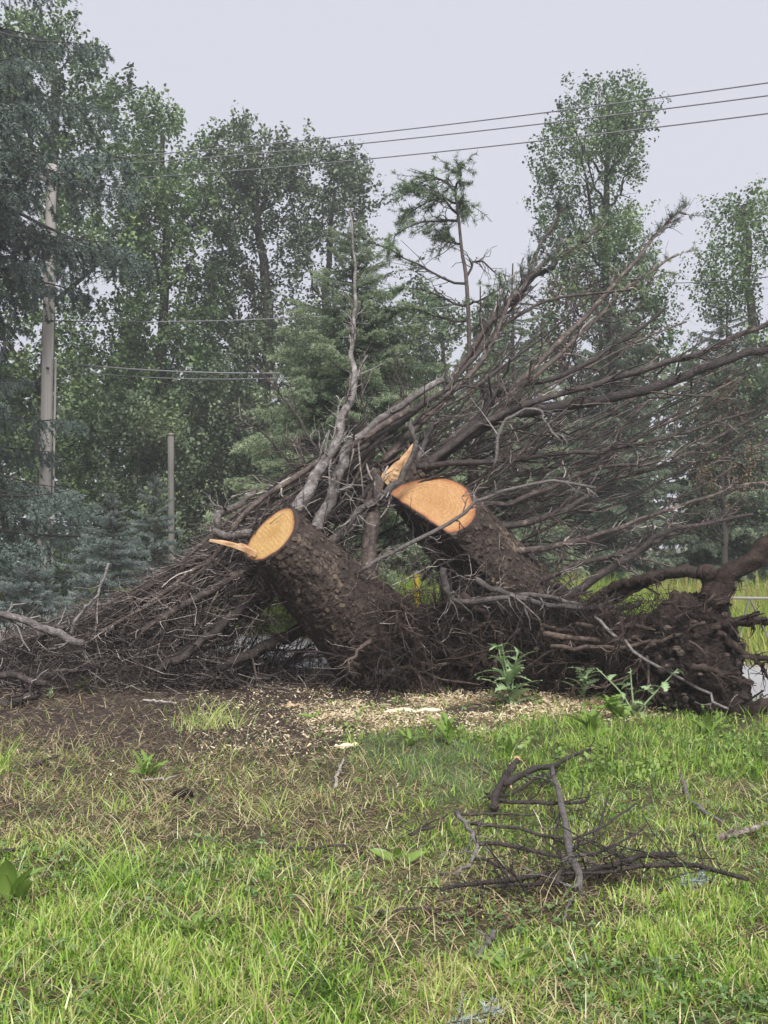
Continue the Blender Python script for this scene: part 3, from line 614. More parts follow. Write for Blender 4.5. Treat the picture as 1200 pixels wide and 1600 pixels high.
# ------------------------------------------------------------------ the uprooted trees
def worley(u, v, pu, seed):
    """F1, F2 and cell id on a grid periodic in u with period pu"""
    iu, iv = np.floor(u).astype(int), np.floor(v).astype(int)
    d1 = np.full(u.shape, 9.0); d2 = d1.copy(); cid = np.zeros(u.shape)
    for a in (-1, 0, 1):
        for b in (-1, 0, 1):
            cu, cv = iu + a, iv + b; w = cu % pu
            x = cu + .15 + .7 * _h(w, cv, seed * 31); y = cv + .15 + .7 * _h(w, cv, seed * 31 + 7); k = _h(w, cv, seed * 31 + 13)
            d = np.hypot(u - x, v - y); n1 = d < d1
            d2 = np.where(n1, d1, np.minimum(d2, d)); cid = np.where(n1, k, cid); d1 = np.where(n1, d, d1)
    return d1, d2, cid
def trunk(parent, p0, p1, r0, r1, cut_n, seed, bend=(0, 0, 0), flat=None, flare=.25, nth=190, nu=125, cell=.050, jag=0, face=True, name='trunk'):
    rng = np.random.default_rng(seed); p0, p1 = A(p0), A(p1); Lg = np.linalg.norm(p1 - p0); ax = (p1 - p0) / Lg
    n = norm(A(cut_n, float)); e1 = norm(np.cross(ax, A([0, 1.0, 0]))); e2 = np.cross(ax, e1)
    th = np.linspace(0, 2 * math.pi, nth, endpoint=False); u = np.linspace(0, 1, nu); TH, U = np.meshgrid(th, u)
    r = r0 + (r1 - r0) * U ** 1.3 + flare * r1 * sm(.65, 1.05, U) * (.4 + .6 * np.sin(TH * 4 + seed) ** 2)
    r = r * (1 + .05 * np.sin(TH * 2 + seed) + .035 * np.sin(TH * 3 + 2 * seed) + .05 * (fbm(np.cos(TH) * 1.3, np.sin(TH) * 1.3, U * 3 + seed, 3) - .5))
    if flat is not None:
        fd = A(flat[0], float); fd = norm(fd - (fd @ ax) * ax); ft = math.atan2(fd @ e2, fd @ e1); cs = np.cos(TH - ft)
        lim = np.where(cs > .05, flat[1] * r0 / np.maximum(cs, .05), 9) + sm(.4, 1, U) * r1 * .8
        r = np.minimum(r, lim)
    rad = np.cos(TH)[..., None] * e1 + np.sin(TH)[..., None] * e2
    pu = max(8, int(2 * math.pi * (r0 + r1) / 2 / cell)); wob = (fbm(np.cos(TH) * 4, np.sin(TH) * 4, U * Lg * 4, 3) - .5) * 2.4 + (fbm(np.cos(TH) * 1.6, np.sin(TH) * 1.6, U * Lg * 2 + 5, 2) - .5) * 5
    f1, f2, cid = worley(TH / (2 * math.pi) * pu + wob, U * Lg / (cell * 1.35) + wob * .6, pu, seed)
    edge = sm(.0, .16, f2 - f1 + .12 * (fbm(np.cos(TH) * 22, np.sin(TH) * 22, U * Lg * 22, 2) - .5)); curl = (f1 * .5) * edge
    fine = fbm(np.cos(TH) * 14, np.sin(TH) * 14, U * Lg * 14, 3)
    disp = .018 * edge * (.35 + 1.0 * cid) + .014 * curl + .022 * (fine - .5)
    f3 = fbm(np.cos(TH) * 5, np.sin(TH) * 5, U * Lg * 6 + seed, 4); tint = np.clip(.06 + .30 * edge * (.6 + .4 * cid) + .6 * (fine - .5) + .5 * (f3 - .5), 0, 1)
    lich = sm(.56, .7, fbm(np.cos(TH) * 2, np.sin(TH) * 2, U * Lg * 2.2 + seed, 3)); tint = np.clip(tint + .34 * lich * edge * (fine > .48), 0, 1)
    C = p0 + ax * Lg * U[..., None] + A(bend) * (4 * U * (1 - U))[..., None]
    base = C + rad * r[..., None]; offs = -(rad * r[..., None]) @ n / (ax @ n)
    if jag: offs = offs + jag * (fbm(np.cos(TH) * 3, np.sin(TH) * 3, seed, 3) - .5 + .5 * (vnoise(TH * 9, 0, seed) - .5))
    base = base + ax * (offs * (1 - U) ** 1.5)[..., None]
    V = base + rad * disp[..., None]
    lip = p0 + (base[0] - p0) * .94
    g = Geo(); idx = np.arange(nth * nu).reshape(nu, nth); j = (np.arange(nth) + 1) % nth
    Q = np.stack([idx[:-1], idx[1:], idx[1:][:, j], idx[:-1][:, j]], -1).reshape(-1, 4)
    LI = nth * nu + np.arange(nth); Q = np.concatenate([Q, np.stack([LI, idx[0], idx[0][j], LI[j]], -1)])
    last = len(LI) + nth * nu
    T = np.stack([idx[-1], np.full(nth, last), idx[-1][j]], -1)
    g.add(np.concatenate([V.reshape(-1, 3), lip, [C[-1, 0] * 0 + p1]]), Q, T, np.concatenate([tint.ravel(), np.full(nth, .2), [.1]]))
    o = part(g, name, M['bark'], parent, p0)
    if face:
        g = Geo(); rho = np.sqrt(np.linspace(0, 1, 26)) ** 1.1; rim = base[0]; ctr = rim.mean(0)
        RH = rho[:, None, None]; Fv = ctr + (rim[None] - ctr) * RH * .985
        rel = (fbm(Fv[..., 0] * 12, Fv[..., 2] * 12, 3, 3) - .5) * .012 + .0012 * np.sin((Fv @ norm(A([.6, 0, .8]))) * 150 + 6 * fbm(Fv[..., 0] * 5, Fv[..., 2] * 5, 1, 2))
        rel = rel * (1 - RH[..., 0] ** 6)
        Fv = Fv - np.sign(ax @ n) * n * (rel + .003)[..., None]
        idx = np.arange(26 * nth).reshape(26, nth); Q = np.stack([idx[:-1], idx[:-1][:, j], idx[1:][:, j], idx[1:]], -1).reshape(-1, 4)
        g.add(Fv, Q, None, np.repeat(rho, nth)); part(g, 'cut_face', M['cut' if flat is None else 'cut_warm'], o, ctr)
    # loose bark flakes standing off the surface
    g = Geo(); k = 520; iu = rng.integers(3, nu - 6, k); it = rng.integers(0, nth, k)
    b = V[iu, it]; rd = rad[iu, it]; tg = norm(np.cross(rd, ax)); s = rng.uniform(.012, .034, (k, 1)); a = rng.uniform(-1, 1, (k, 1))
    d1_ = norm(ax + tg * a); d2_ = np.cross(rd, d1_); lift = rd * rng.uniform(.002, .014, (k, 1)); up = rd * .005
    c4 = [b - d1_ * s - d2_ * s * .6 + lift * .2, b - d1_ * s * .8 + d2_ * s * .7 + lift * .2, b + d1_ * s + d2_ * s * .5 + lift, b + d1_ * s * .9 - d2_ * s * .6 + lift]
    Vb = np.stack(c4 + [q + up for q in c4], 1); i0 = np.arange(k)[:, None] * 8
    Q = np.concatenate([i0 + A([q]) for q in ((4, 5, 6, 7), (0, 1, 5, 4), (1, 2, 6, 5), (2, 3, 7, 6), (3, 0, 4, 7))])
    g.add(Vb.reshape(-1, 3), Q, None, np.repeat(rng.uniform(.15, .75, k), 8)); part(g, 'bark_flakes', M['bark'], o, p0, False, 'stuff')
    return o
def splinter(parent, a, b, w, seed, up=(0, 0, 1), name='splinter'):
    rng = np.random.default_rng(seed); a, b = A(a), A(b); k = 9; s = np.linspace(0, 1, k)
    d = norm(b - a); sd = norm(np.cross(d, A(up, float))); uu = np.cross(sd, d); P = a + (b - a) * s[:, None] + uu * (np.sin(s * 3) * .02)[:, None]
    wd = w * (1 - s ** 1.5 * .85) * rng.uniform(.8, 1.15, k); hh = w * .35 * (1 - s * .7) * rng.uniform(.8, 1.2, k)
    V = np.stack([P + uu * hh[:, None] * .5 - sd * wd[:, None] * .5, P + uu * hh[:, None] * .9 + sd * wd[:, None] * .1, P + uu * hh[:, None] * .4 + sd * wd[:, None] * .5, P - uu * hh[:, None] * .5 + sd * wd[:, None] * .4, P - uu * hh[:, None] * .6 - sd * wd[:, None] * .4], 1)
    idx = np.arange(k * 5).reshape(k, 5); j = (np.arange(5) + 1) % 5; Q = np.stack([idx[:-1], idx[:-1][:, j], idx[1:][:, j], idx[1:]], -1).reshape(-1, 4)
    T = [[k * 5 - 5, k * 5 - 4, k * 5 - 3], [k * 5 - 5, k * 5 - 3, k * 5 - 2], [k * 5 - 5, k * 5 - 2, k * 5 - 1]]
    g = Geo(); g.add(V.reshape(-1, 3), Q, T, np.repeat(rng.uniform(.2, .9, k), 5)); part(g, name, M['splinter'], parent, a, False)

lt_base = W(600, 850, 11.3); lt_base[2] = 0
LT = thing('uprooted_tree', lt_base, 'felled spruce with a long-splintered pale oval cut, its bare branches sweeping left', 'fallen tree', 'uprooted spruces in the brush heap')
rt_base = W(860, 850, 11.2); rt_base[2] = 0
RT = thing('uprooted_tree', rt_base, 'uprooted spruce with a rounded orange cut, muddy root plate and bare branches fanning right', 'fallen tree', 'uprooted spruces in the brush heap')
p0 = W(424, 836, 10.4); p1 = W(588, 1000, 11.0)
tl = trunk(LT, p0, p1, .345, .53, norm(p0 - p1) + A([0, -.12, -.05]), 5, flare=.05)
splinter(tl, W(398, 866, 10.30), W(327, 845, 10.15), .15, 3)
splinter(tl, W(392, 862, 10.27), W(372, 850, 10.22), .06, 4)
p0 = W(674, 790, 11.0); p1 = W(862, 1000, 11.5)
tr = trunk(RT, p0, p1, .385, .45, (-.14, -.74, .66), 8, flat=((-.72, -.25, -.65), .42), flare=.12)
p0s = W(618, 722, 11.75); st = trunk(RT, p0s, W(762, 925, 11.5), .26, .28, (-.5, -.2, .8), 9, flare=.1, nth=160, nu=110, jag=.35, face=False, name='split_stem')
for i, (a, b, w) in enumerate([((622, 735), (648, 692), .11), ((600, 752), (636, 712), .13), ((585, 760), (610, 735), .12), ((594, 770), (582, 742), .08), ((610, 750), (628, 722), .16)]):
    splinter(st, W(*a, 11.45), W(*b, 11.4), w, 20 + i, (0, -1, .3))

# soil masses of the root plate
def lump(geo, c, rad, seed, n=(110, 70), amp=.35, fr=2.2, tint=.4):
    th = np.linspace(0, 2 * math.pi, n[0], endpoint=False); ph = np.linspace(.02, math.pi - .02, n[1]); TH, PH = np.meshgrid(th, ph)
    d = np.stack([np.sin(PH) * np.cos(TH), np.sin(PH) * np.sin(TH), np.cos(PH)], -1); q = d * A(rad) * fr + seed * 3.7
    f = fbm(q[..., 0], q[..., 1], q[..., 2], 5); rg = 1 - np.abs(2 * fbm(q[..., 0] * 2.5, q[..., 1] * 2.5, q[..., 2] * 2.5 + 9, 3) - 1)
    m = 1 + amp * (f - .5) * 2 + amp * .45 * (rg - .7) + .13 * (vnoise(q[..., 0] * 5, q[..., 1] * 5, q[..., 2] * 5) - .5) + .07 * (vnoise(q[..., 0] * 16, q[..., 1] * 16, q[..., 2] * 16) - .5) + .07 * (vnoise(q[..., 0] * 34, q[..., 1] * 34, q[..., 2] * 34) - .5)
    V = A(c) + d * A(rad) * m[..., None]; V[..., 2] = np.maximum(V[..., 2], -.06)
    idx = np.arange(n[0] * n[1]).reshape(n[1], n[0]); j = (np.arange(n[0]) + 1) % n[0]
    Q = np.stack([idx[:-1], idx[1:], idx[1:][:, j], idx[:-1][:, j]], -1).reshape(-1, 4)
    geo.add(V, Q, None, np.clip(tint + (f - .5) * 1.2 + (rg - .75) * .3, 0, 1).ravel())
g = Geo(); sc = lambda px, D: px / F * D
lump(g, W(1082, 1040, 9.75), (sc(76, 9.75), .5, sc(105, 9.75)), 1, (180, 120), .38, 2.6, .27)
lump(g, W(1128, 1092, 9.65), (sc(46, 9.65), .3, sc(38, 9.65)), 6, (120, 70), .36, 4, .25)
lump(g, W(1010, 1012, 10.4), (sc(130, 10.4), .45, sc(50, 10.4)), 2, (170, 100), .32, 2.4, .34)
lump(g, W(870, 1010, 11.0), (sc(150, 11), .5, sc(58, 11)), 3, (160, 90), .3, 2.2, .32)
lump(g, W(900, 1060, 11.0), (sc(170, 11), .5, sc(50, 11)), 4, (80, 40), .3, 2.2, .25)
lump(g, W(720, 1000, 11.9), (sc(115, 12), .5, sc(58, 12)), 5, (80, 44), .32, 2.2, .26)
lump(g, W(770, 1050, 12.9), (sc(190, 13), .5, sc(75, 13)), 7, (60, 34), .3, 2.0, .15)
rp = part(g, 'root_plate', M['soil'], RT, W(1000, 1010, 10.6))
# clods and stones stuck in it
rng = np.random.default_rng(160); g = Geo()
for i in range(90):
    if rng.random() < .6: c = W(rng.uniform(1020, 1165), rng.uniform(960, 1105), rng.uniform(9.15, 9.4))
    else: c = W(rng.uniform(800, 1040), rng.uniform(980, 1070), rng.uniform(10.0, 10.5))
    lump(g, c, A([rng.uniform(.012, .045), .025, rng.uniform(.01, .03)]), i + 10, (7, 5), .8, 14, rng.uniform(.1, .6))
part(g, 'soil_clods', M['soil'], RT, W(1060, 1000, 9.3), False, 'stuff')

NB = [0]
def branch(parent, pts, r0, r1, d0, d1, mat='twig', n2=16, l2=.5, n3=3, l3=.22, seed=None, bias=(0, 0, .0), name='branch', k=16, wob=.014, zmin=.015, tint=None, ang=.9, sides=7, ret=False, needle=None):
    NB[0] += 1; rng = np.random.default_rng(1000 + NB[0] if seed is None else seed)
    dd = np.linspace(d0, d1, len(pts)); P3 = np.stack([W(a, b, D) for (a, b), D in zip(pts, dd)])
    P = smooth(P3, k, wob, rng); P[:, 2] = np.maximum(P[:, 2], zmin + .01)
    Dm = (d0 + d1) / 2; R = (r1 + (r0 - r1) * (1 - np.linspace(0, 1, k)) ** 1.25) / F * Dm; R = R * (1 + .025 * rng.normal(0, 1, k)); R = np.maximum(R, .003)
    tn = rng.uniform(.2, .62) if tint is None else tint
    g = Geo()
    if max(r0, r1) >= 5: rough_tube(g, P, R, 10 + 8 * (max(r0, r1) > 9), .12 + .07 * (mat == 'root') + .14 * (mat == 'bark'), tn, NB[0])
    else: tubes(g, P, R, sides, tn, cap=True)
    p2 = None
    if n2:
        p2, r2 = spawn(P[None], R[None], n2, l2, rng, ang, bias, .12, 5, .42, .0038, curl=.28, zmin=zmin); r2 = np.minimum(r2, .011)
        tubes(g, p2, r2, 4, np.clip(tn + rng.normal(.10, .27, len(p2)), 0, 1))
        if n3:
            p3, r3 = spawn(p2, r2, n3, l3, rng, .9, bias, .2, 4, .7, .0030, curl=.3, zmin=zmin); tubes(g, p3, r3, 3, np.clip(tn + rng.normal(.14, .32, len(p3)), 0, 1))
    o = part(g, name, M[mat], parent, P[0])
    if needle:
        g = Geo(); use = p2[p2[:, 0, 2].argsort()][int(len(p2) * .35):]; needles(g, use, 40, .045, .008, rng, .5, t0=.3)
        p3, r3 = spawn(use, np.full(use.shape[:2], .004), 3, .2, rng, .8, bias, .3, 3, .7, .003); needles(g, p3, 30, .045, .008, rng, .5)
        part(g, 'needles', M[needle], o, P[0])
    return P
# ---- traced branches, right-hand fan
branch(RT, [(580, 690), (640, 650), (690, 612), (725, 580), (790, 505), (860, 470), (985, 452)], 5.5, 2, 11.6, 12.4, n2=26, l2=.55)
branch(RT, [(600, 720), (700, 620), (760, 555), (800, 470), (840, 420), (890, 368)], 5, 1.8, 11.6, 12.6, n2=24, l2=.5, bias=(.1, 0, .3), needle='spruce')
branch(RT, [(680, 730), (755, 645), (775, 617), (810, 600), (860, 595), (920, 565), (980, 525), (1040, 482)], 7, 2.4, 11.4, 11.9, n2=24, l2=.5, tint=.1)
branch(RT, [(660, 735), (740, 675), (790, 650), (850, 640), (950, 625), (1030, 605), (1090, 580), (1150, 557), (1210, 540), (1300, 520)], 10.5, 5.5, 11.3, 11.0, n2=34, l2=.6, tint=.06, k=22)
branch(RT, [(670, 725), (740, 668), (800, 640), (890, 612), (1000, 580), (1100, 548), (1200, 505), (1270, 480)], 6, 4, 11.2, 11.1, n2=30, l2=.55, k=20)
branch(RT, [(650, 730), (775, 720), (860, 710), (950, 700), (1015, 690), (1100, 665), (1180, 640)], 5, 2, 11.2, 10.8, n2=26, l2=.5)
branch(RT, [(735, 790), (825, 780), (880, 750), (950, 730), (1030, 720), (1100, 685)], 5, 2, 11.2, 11.5, n2=24, l2=.5)
branch(RT, [(560, 895), (600, 870), (675, 835), (735, 790), (780, 770), (850, 752), (930, 760)], 3.8, 2.5, 10.4, 10.5, 'grey_twig', n2=14, l2=.4, tint=.35)
branch(RT, [(760, 830), (850, 810), (900, 785), (960, 750), (1060, 720), (1200, 640)], 6, 2, 11.1, 11.6, n2=26, l2=.5)
branch(RT, [(800, 860), (840, 855), (910, 845), (980, 820), (1050, 795), (1125, 770), (1200, 750)], 6, 2, 11.0, 11.2, n2=24, l2=.45)
branch(RT, [(830, 925), (850, 910), (910, 880), (970, 865), (1025, 845), (1080, 825), (1150, 800)], 6, 2, 11.0, 11.0, n2=20, l2=.4, tint=.3)
branch(RT, [(870, 950), (890, 935), (940, 895), (980, 875), (1015, 850), (1050, 825), (1100, 820), (1175, 798)], 9, 2.5, 11.0, 10.8, n2=18, l2=.4, tint=.22)
branch(RT, [(740, 560), (775, 490), (815, 460), (840, 390), (880, 325)], 5, 2, 12.3, 12.8, n2=22, l2=.45, bias=(.1, 0, .2), needle='spruce')
branch(RT, [(700, 600), (770, 500), (830, 440), (900, 390), (945, 350)], 5, 2, 12.2, 12.8, n2=24, l2=.45, bias=(.1, 0, .2), needle='green_spruce')
branch(RT, [(700, 690), (850, 560), (940, 470), (1000, 400), (1050, 340), (1072, 335)], 5, 2, 12.2, 13.0, n2=22, l2=.5, bias=(.15, 0, .2), needle='spruce')
branch(RT, [(760, 660), (900, 530), (980, 450), (1060, 400)], 4, 2, 12.2, 13.0, n2=22, l2=.5, needle='green_spruce')
branch(RT, [(740, 790), (740, 730), (745, 690), (760, 640), (750, 600)], 9, 5, 11.9, 12.0, n2=12, l2=.4, tint=.2)
branch(RT, [(770, 735), (790, 655), (840, 640), (855, 660), (875, 690)], 2.8, 2, 10.9, 10.7, 'grey_twig', n2=6, l2=.3, tint=.45)
branch(RT, [(575, 905), (578, 850), (582, 800), (586, 760), (590, 735)], 13, 9, 10.9, 11.1, n2=10, l2=.35, tint=.5)
branch(RT, [(693, 888), (695, 918), (722, 940), (790, 932), (850, 930), (900, 945), (960, 940)], 5.5, 3.5, 10.3, 10.3, 'grey_twig', n2=12, l2=.35, tint=.08)
branch(RT, [(743, 905), (790, 925), (850, 945), (940, 952), (1000, 945)], 5, 3.5, 10.35, 10.2, 'grey_twig', n2=14, l2=.35, tint=.1, bias=(0, 0, -.3))
branch(RT, [(930, 965), (960, 990), (1010, 1030), (1060, 1058), (1105, 1085), (1135, 1108)], 2.8, 2.2, 9.9, 9.0, 'grey_twig', n2=6, l2=.25, tint=.55)
branch(RT, [(640, 660), (650, 690), (632, 740), (600, 770), (560, 800), (520, 850)], 4, 6, 11.0, 10.9, 'grey_twig', n2=8, l2=.3, tint=.2)
# roots and the upturned limbs at the right
for pts, a, b, d0, d1, tn in [
        ([(1265, 790), (1228, 836), (1200, 850), (1172, 880), (1140, 896), (1126, 925), (1122, 955), (1106, 1010)], 13, 17, 9.5, 9.55, .12), ([(1090, 892), (1108, 902), (1112, 945), (1108, 1000)], 11, 15, 9.6, 9.6, .25),
        ([(850, 985), (900, 955), (960, 932), (1010, 908), (1060, 893), (1105, 900)], 15, 8, 10.7, 9.7, .05), ([(1100, 985), (1140, 975), (1190, 972), (1240, 980)], 10, 5, 9.5, 9.4, .2),
        ([(1110, 980), (1150, 970), (1190, 955)], 6, 3, 9.4, 9.3, .15), ([(1120, 990), (1150, 1012), (1175, 1028), (1215, 1026)], 8, 4, 9.4, 9.3, .2), ([(1175, 1028), (1190, 1040), (1200, 1060)], 3, 2, 9.3, 9.25, .2),
        ([(1080, 1040), (1120, 1050), (1150, 1066), (1180, 1062)], 6, 3, 9.15, 9.0, .3), ([(1120, 1100), (1170, 1106), (1230, 1098)], 12, 10, 9.3, 9.2, .2),
        ([(850, 990), (940, 1002), (1040, 985), (1110, 950), (1150, 920)], 5, 3, 10.1, 9.3, .6), ([(900, 975), (980, 985), (1060, 965), (1120, 930)], 4, 3, 10.1, 9.3, .55), ([(860, 1010), (950, 1012), (1050, 995), (1100, 970)], 4, 3, 10.0, 9.2, .6),
        ([(690, 900), (700, 940), (740, 990), (760, 1040)], 10, 5, 10.7, 10.5, .35), ([(720, 930), (770, 975), (790, 1030)], 7, 3, 10.5, 10.4, .35), ([(575, 1000), (572, 1040), (577, 1075)], 6, 5, 10.6, 10.55, .45),
        ([(1000, 905), (960, 915), (920, 945), (880, 960)], 7, 9, 10.0, 10.6, .15)]:
    branch(RT, pts, a, b, d0, d1, 'bark' if a >= 15 else 'root', n2=10, l2=.22, n3=3, l3=.12, tint=tn, name='root', wob=.014, bias=(0, 0, -.3), sides=9)
# ---- left tree, traced
branch(LT, [(462, 797), (497, 740), (532, 672), (549, 610), (553, 530), (554, 430), (548, 325)], 10.5, 1.2, 11.0, 11.6, 'grey_twig', n2=26, l2=.35, tint=.55, k=22, bias=(0, 0, .2))
branch(LT, [(494, 828), (520, 765), (536, 708), (556, 684), (615, 642), (690, 592)], 10, 5, 10.95, 11.6, 'grey_twig', n2=12, l2=.35, tint=.4)
branch(LT, [(510, 850), (560, 815), (610, 770), (650, 725), (680, 660)], 7, 4, 11.1, 11.7, 'grey_twig', n2=12, l2=.35, tint=.25)
branch(LT, [(400, 770), (365, 795), (345, 800), (337, 822), (350, 838), (390, 832)], 4.5, 7, 10.7, 10.75, 'grey_twig', n2=6, l2=.3, tint=.35)
branch(LT, [(640, 640), (560, 690), (460, 745), (385, 800), (335, 865), (250, 930), (150, 990)], 6, 3, 11.4, 10.8, n2=30, l2=.5, k=20)
branch(LT, [(440, 868), (360, 905), (290, 945), (220, 985)], 9, 5, 10.8, 10.6, n2=16, l2=.4)
branch(LT, [(450, 900), (380, 950), (330, 990), (275, 1035)], 9, 6, 10.9, 10.4, n2=12, l2=.4, tint=.2)
branch(LT, [(470, 890), (370, 965), (300, 1015), (240, 1050)], 10, 6, 11.0, 10.6, n2=12, l2=.4, tint=.2)
branch(LT, [(490, 975), (420, 1008), (340, 1048)], 12, 7, 11.2, 10.7, n2=10, l2=.3, tint=.25)
branch(LT, [(-40, 945), (20, 965), (70, 982), (128, 1008)], 5, 6.5, 10.2, 10.2, 'grey_twig', n2=10, l2=.4, tint=.4)
branch(LT, [(-30, 1052), (30, 1058), (75, 1070)], 7, 5, 10.1, 10.1, n2=8, l2=.3, tint=.2)
branch(LT, [(-30, 1108), (30, 1095), (60, 1085)], 9, 6, 9.7, 9.8, n2=8, l2=.3, tint=.15)
branch(LT, [(170, 880), (155, 930), (125, 960), (110, 990)], 2.2, 2.6, 10.6, 10.6, 'grey_twig', n2=5, l2=.25, tint=.6)
rng = np.random.default_rng(200)
# ---- the many untraced branches, each its own part
for i in range(92):
    t = rng.random(); s = A([610, 675]) * (1 - t) + A([420, 850]) * t + rng.normal(0, 25, 2)
    ex = 390 - 470 * rng.random() ** .8; ey = rng.uniform(950, 1065) if ex < 200 else rng.uniform(930, 1060)
    ltop = lambda x: np.interp(x, [-80, 0, 100, 200, 270, 330, 400, 470, 560, 640], [1004, 998, 972, 930, 885, 835, 770, 705, 645, 610]) + 10
    ey = max(ey, ltop(ex))
    pts = [s * (1 - q) + A([ex, ey]) * q + A([rng.normal(0, 14), rng.normal(8, 20)]) * (0 < q < 1) for q in (0, .25, .5, .75, 1)]; pts = [(a_, max(b_, ltop(a_))) for a_, b_ in pts]
    d = rng.uniform(11.5, 12.5); branch(LT, pts, rng.uniform(1.6, 4.3), rng.uniform(1.0, 1.8), d, d - rng.uniform(0, 1.2), n2=26, l2=.42, bias=(-.3, 0, -.12), tint=rng.uniform(.02, .6), k=12)
for i in range(55):      # low twiggy brush along the left
    x = rng.uniform(-60, 470); y = rng.uniform(1000, 1078); a = rng.normal(0, .35) + (0 if rng.random() < .6 else math.pi)
    L = rng.uniform(90, 230) * (.55 if x > 330 else 1); y = max(y, 1052) if x > 330 else y; d = min(1.49 * F / (y - 850) - .05, 11.6)
    branch(LT, [(x, y), (x + math.cos(a) * L * .5, y + math.sin(a) * 25 - rng.uniform(0, 25)), (x + math.cos(a) * L, y + math.sin(a) * 50 - rng.uniform(0, 35))], rng.uniform(2.5, 5), 1.6, d, d - rng.uniform(-.2, .4), n2=18, l2=.34, bias=(0, 0, .06), tint=rng.uniform(.15, .75), k=10, sides=5)
for i in range(26):      # behind the left trunk and between the trunks
    x = rng.uniform(440, 680); y = rng.uniform(720, 960); a = math.radians(rng.uniform(-150, -20)); L = rng.uniform(120, 280)
    d = rng.uniform(11.9, 12.7); branch(LT, [(x, y), (x + math.cos(a) * L * .5 + rng.normal(0, 12), y + math.sin(a) * L * .5), (x + math.cos(a) * L, y + math.sin(a) * L * .9 + 15)], rng.uniform(2, 4), 1.3, d, d + .3, n2=24, l2=.4, tint=rng.uniform(.1, .5), k=10, sides=5)
for i in range(46):
    t = rng.random(); s = A([615, 695]) * (1 - t) + A([770, 885]) * t + rng.normal(0, 18, 2)
    hi = -50 * (1 - t) - 34 * t; lo = -22 * (1 - t) - 12 * t; a = math.radians(rng.uniform(hi, lo))
    L = rng.uniform(240, 560) * (1 if a > -.6 else .72)
    e = s + A([math.cos(a), math.sin(a)]) * L; e[1] = max(e[1], np.interp(e[0], [600, 760, 900, 1000, 1100, 1250], [560, 450, 380, 450, 520, 500]))
    m = (s + e) / 2 + A([0, rng.normal(14, 18)])
    d = rng.uniform(11.2, 12.5); branch(RT, [tuple(s), tuple(s * .75 + e * .25 + rng.normal(0, 7, 2)), tuple(m), tuple(e)], rng.uniform(1.5, 3.2), rng.uniform(.9, 1.5), d, d + rng.uniform(-.6, .6), n2=16, l2=.5, bias=(.25, 0, .05), tint=rng.uniform(.02, .6), k=14, sides=6)
for i in range(58):      # root and twig tangle over the soil
    x = rng.uniform(540, 1040); y = rng.uniform(925, 1055); a = math.radians(rng.uniform(-20, 200) if rng.random() < .6 else rng.uniform(60, 120)); L = rng.uniform(50, 150)
    d = np.interp(x, [540, 620, 700, 850, 1000, 1110], [10.2, 10.4, 10.65, 10.3, 9.7, 9.1]) + rng.uniform(-.15, .15)
    branch(RT, [(x, y), (x + math.cos(a) * L * .5 + rng.normal(0, 10), y + math.sin(a) * L * .4), (x + math.cos(a) * L, min(y + math.sin(a) * L * .7, 1075))], rng.uniform(1.8, 4.5), 1.4, d, d + rng.uniform(-.15, .1), 'root', n2=12, l2=.2, n3=2, l3=.12, bias=(0, 0, -.25), tint=.05 + .8 * rng.random() ** 1.8, name='root', k=9, sides=5)
# fine root hairs and dead twigs, uncountable
g = Geo(); n = 3200; x = rng.uniform(585, 1050, n); y = rng.uniform(925, 1065, n); d = np.interp(x, [520, 560, 620, 700, 850, 1000, 1110], [10.3, 10.3, 10.45, 10.75, 10.5, 9.9, 9.25]) + rng.uniform(-.15, .25, n)
b = np.stack([(x - CX) / F * d, d, HC + (HY - y) / F * d], -1); dr = norm(rng.normal(0, 1, (n, 3)) + A([0, -.4, -.5])); L = rng.uniform(.08, .35, (n, 1))
P = np.stack([b, b + dr * L * .5 + rng.normal(0, .02, (n, 3)), b + dr * L + rng.normal(0, .05, (n, 3)) + A([0, 0, -.05])], 1); P[..., 2] = np.maximum(P[..., 2], .01)
tubes(g, P, np.broadcast_to(A([.0036, .003, .0022]), (n, 3)), 3, rng.beta(1.2, 2.6, n)); part(g, 'root_hairs', M['root'], RT, W(860, 990, 10.6), kind='stuff')
g = Geo(); n = 420; x = rng.uniform(540, 900, n); y = 850 + 170 * rng.random(n) ** .7; d = np.interp(x, [540, 620, 720, 900], [10.2, 10.45, 10.5, 10.6]) + rng.uniform(-.2, .2, n)
b = np.stack([(x - CX) / F * d, d, HC + (HY - y) / F * d], -1); dr = norm(rng.normal(0, 1, (n, 3)) * A([1.2, .4, .9]) + A([.2, 0, .1])); L = rng.uniform(.15, .6, (n, 1))
P = np.stack([b, b + dr * L * .33 + rng.normal(0, .02, (n, 3)), b + dr * L * .66 + rng.normal(0, .035, (n, 3)), b + dr * L + rng.normal(0, .06, (n, 3))], 1)
tubes(g, P, np.broadcast_to(A([.0052, .0044, .0036, .0026]), (n, 4)), 3, rng.beta(1.3, 2.0, n)); part(g, 'crossing_twigs', M['twig'], RT, W(720, 930, 10.5), kind='stuff')
g = Geo(); n = 5200; x = rng.uniform(-60, 560, n); yt = np.interp(x, [-60, 100, 200, 270, 330, 400, 560], [1008, 985, 945, 905, 860, 800, 700]); y = yt + (1080 - yt) * rng.random(n) ** .6; d = rng.uniform(10.5, 12.0, n); d = np.minimum(d, 1.49 * F / np.maximum(y - 850, 1)); kp = ~((x > 385) & (x < 545) & (y > 975) & (y < 1050)); x, y, d = x[kp], y[kp], d[kp]; n = len(x)
b = np.stack([(x - CX) / F * d, d, HC + (HY - y) / F * d], -1); dr = norm(rng.normal(0, 1, (n, 3)) * A([1.2, .8, .9]) + A([-.35, 0, .0])); L = rng.uniform(.12, .5, (n, 1))
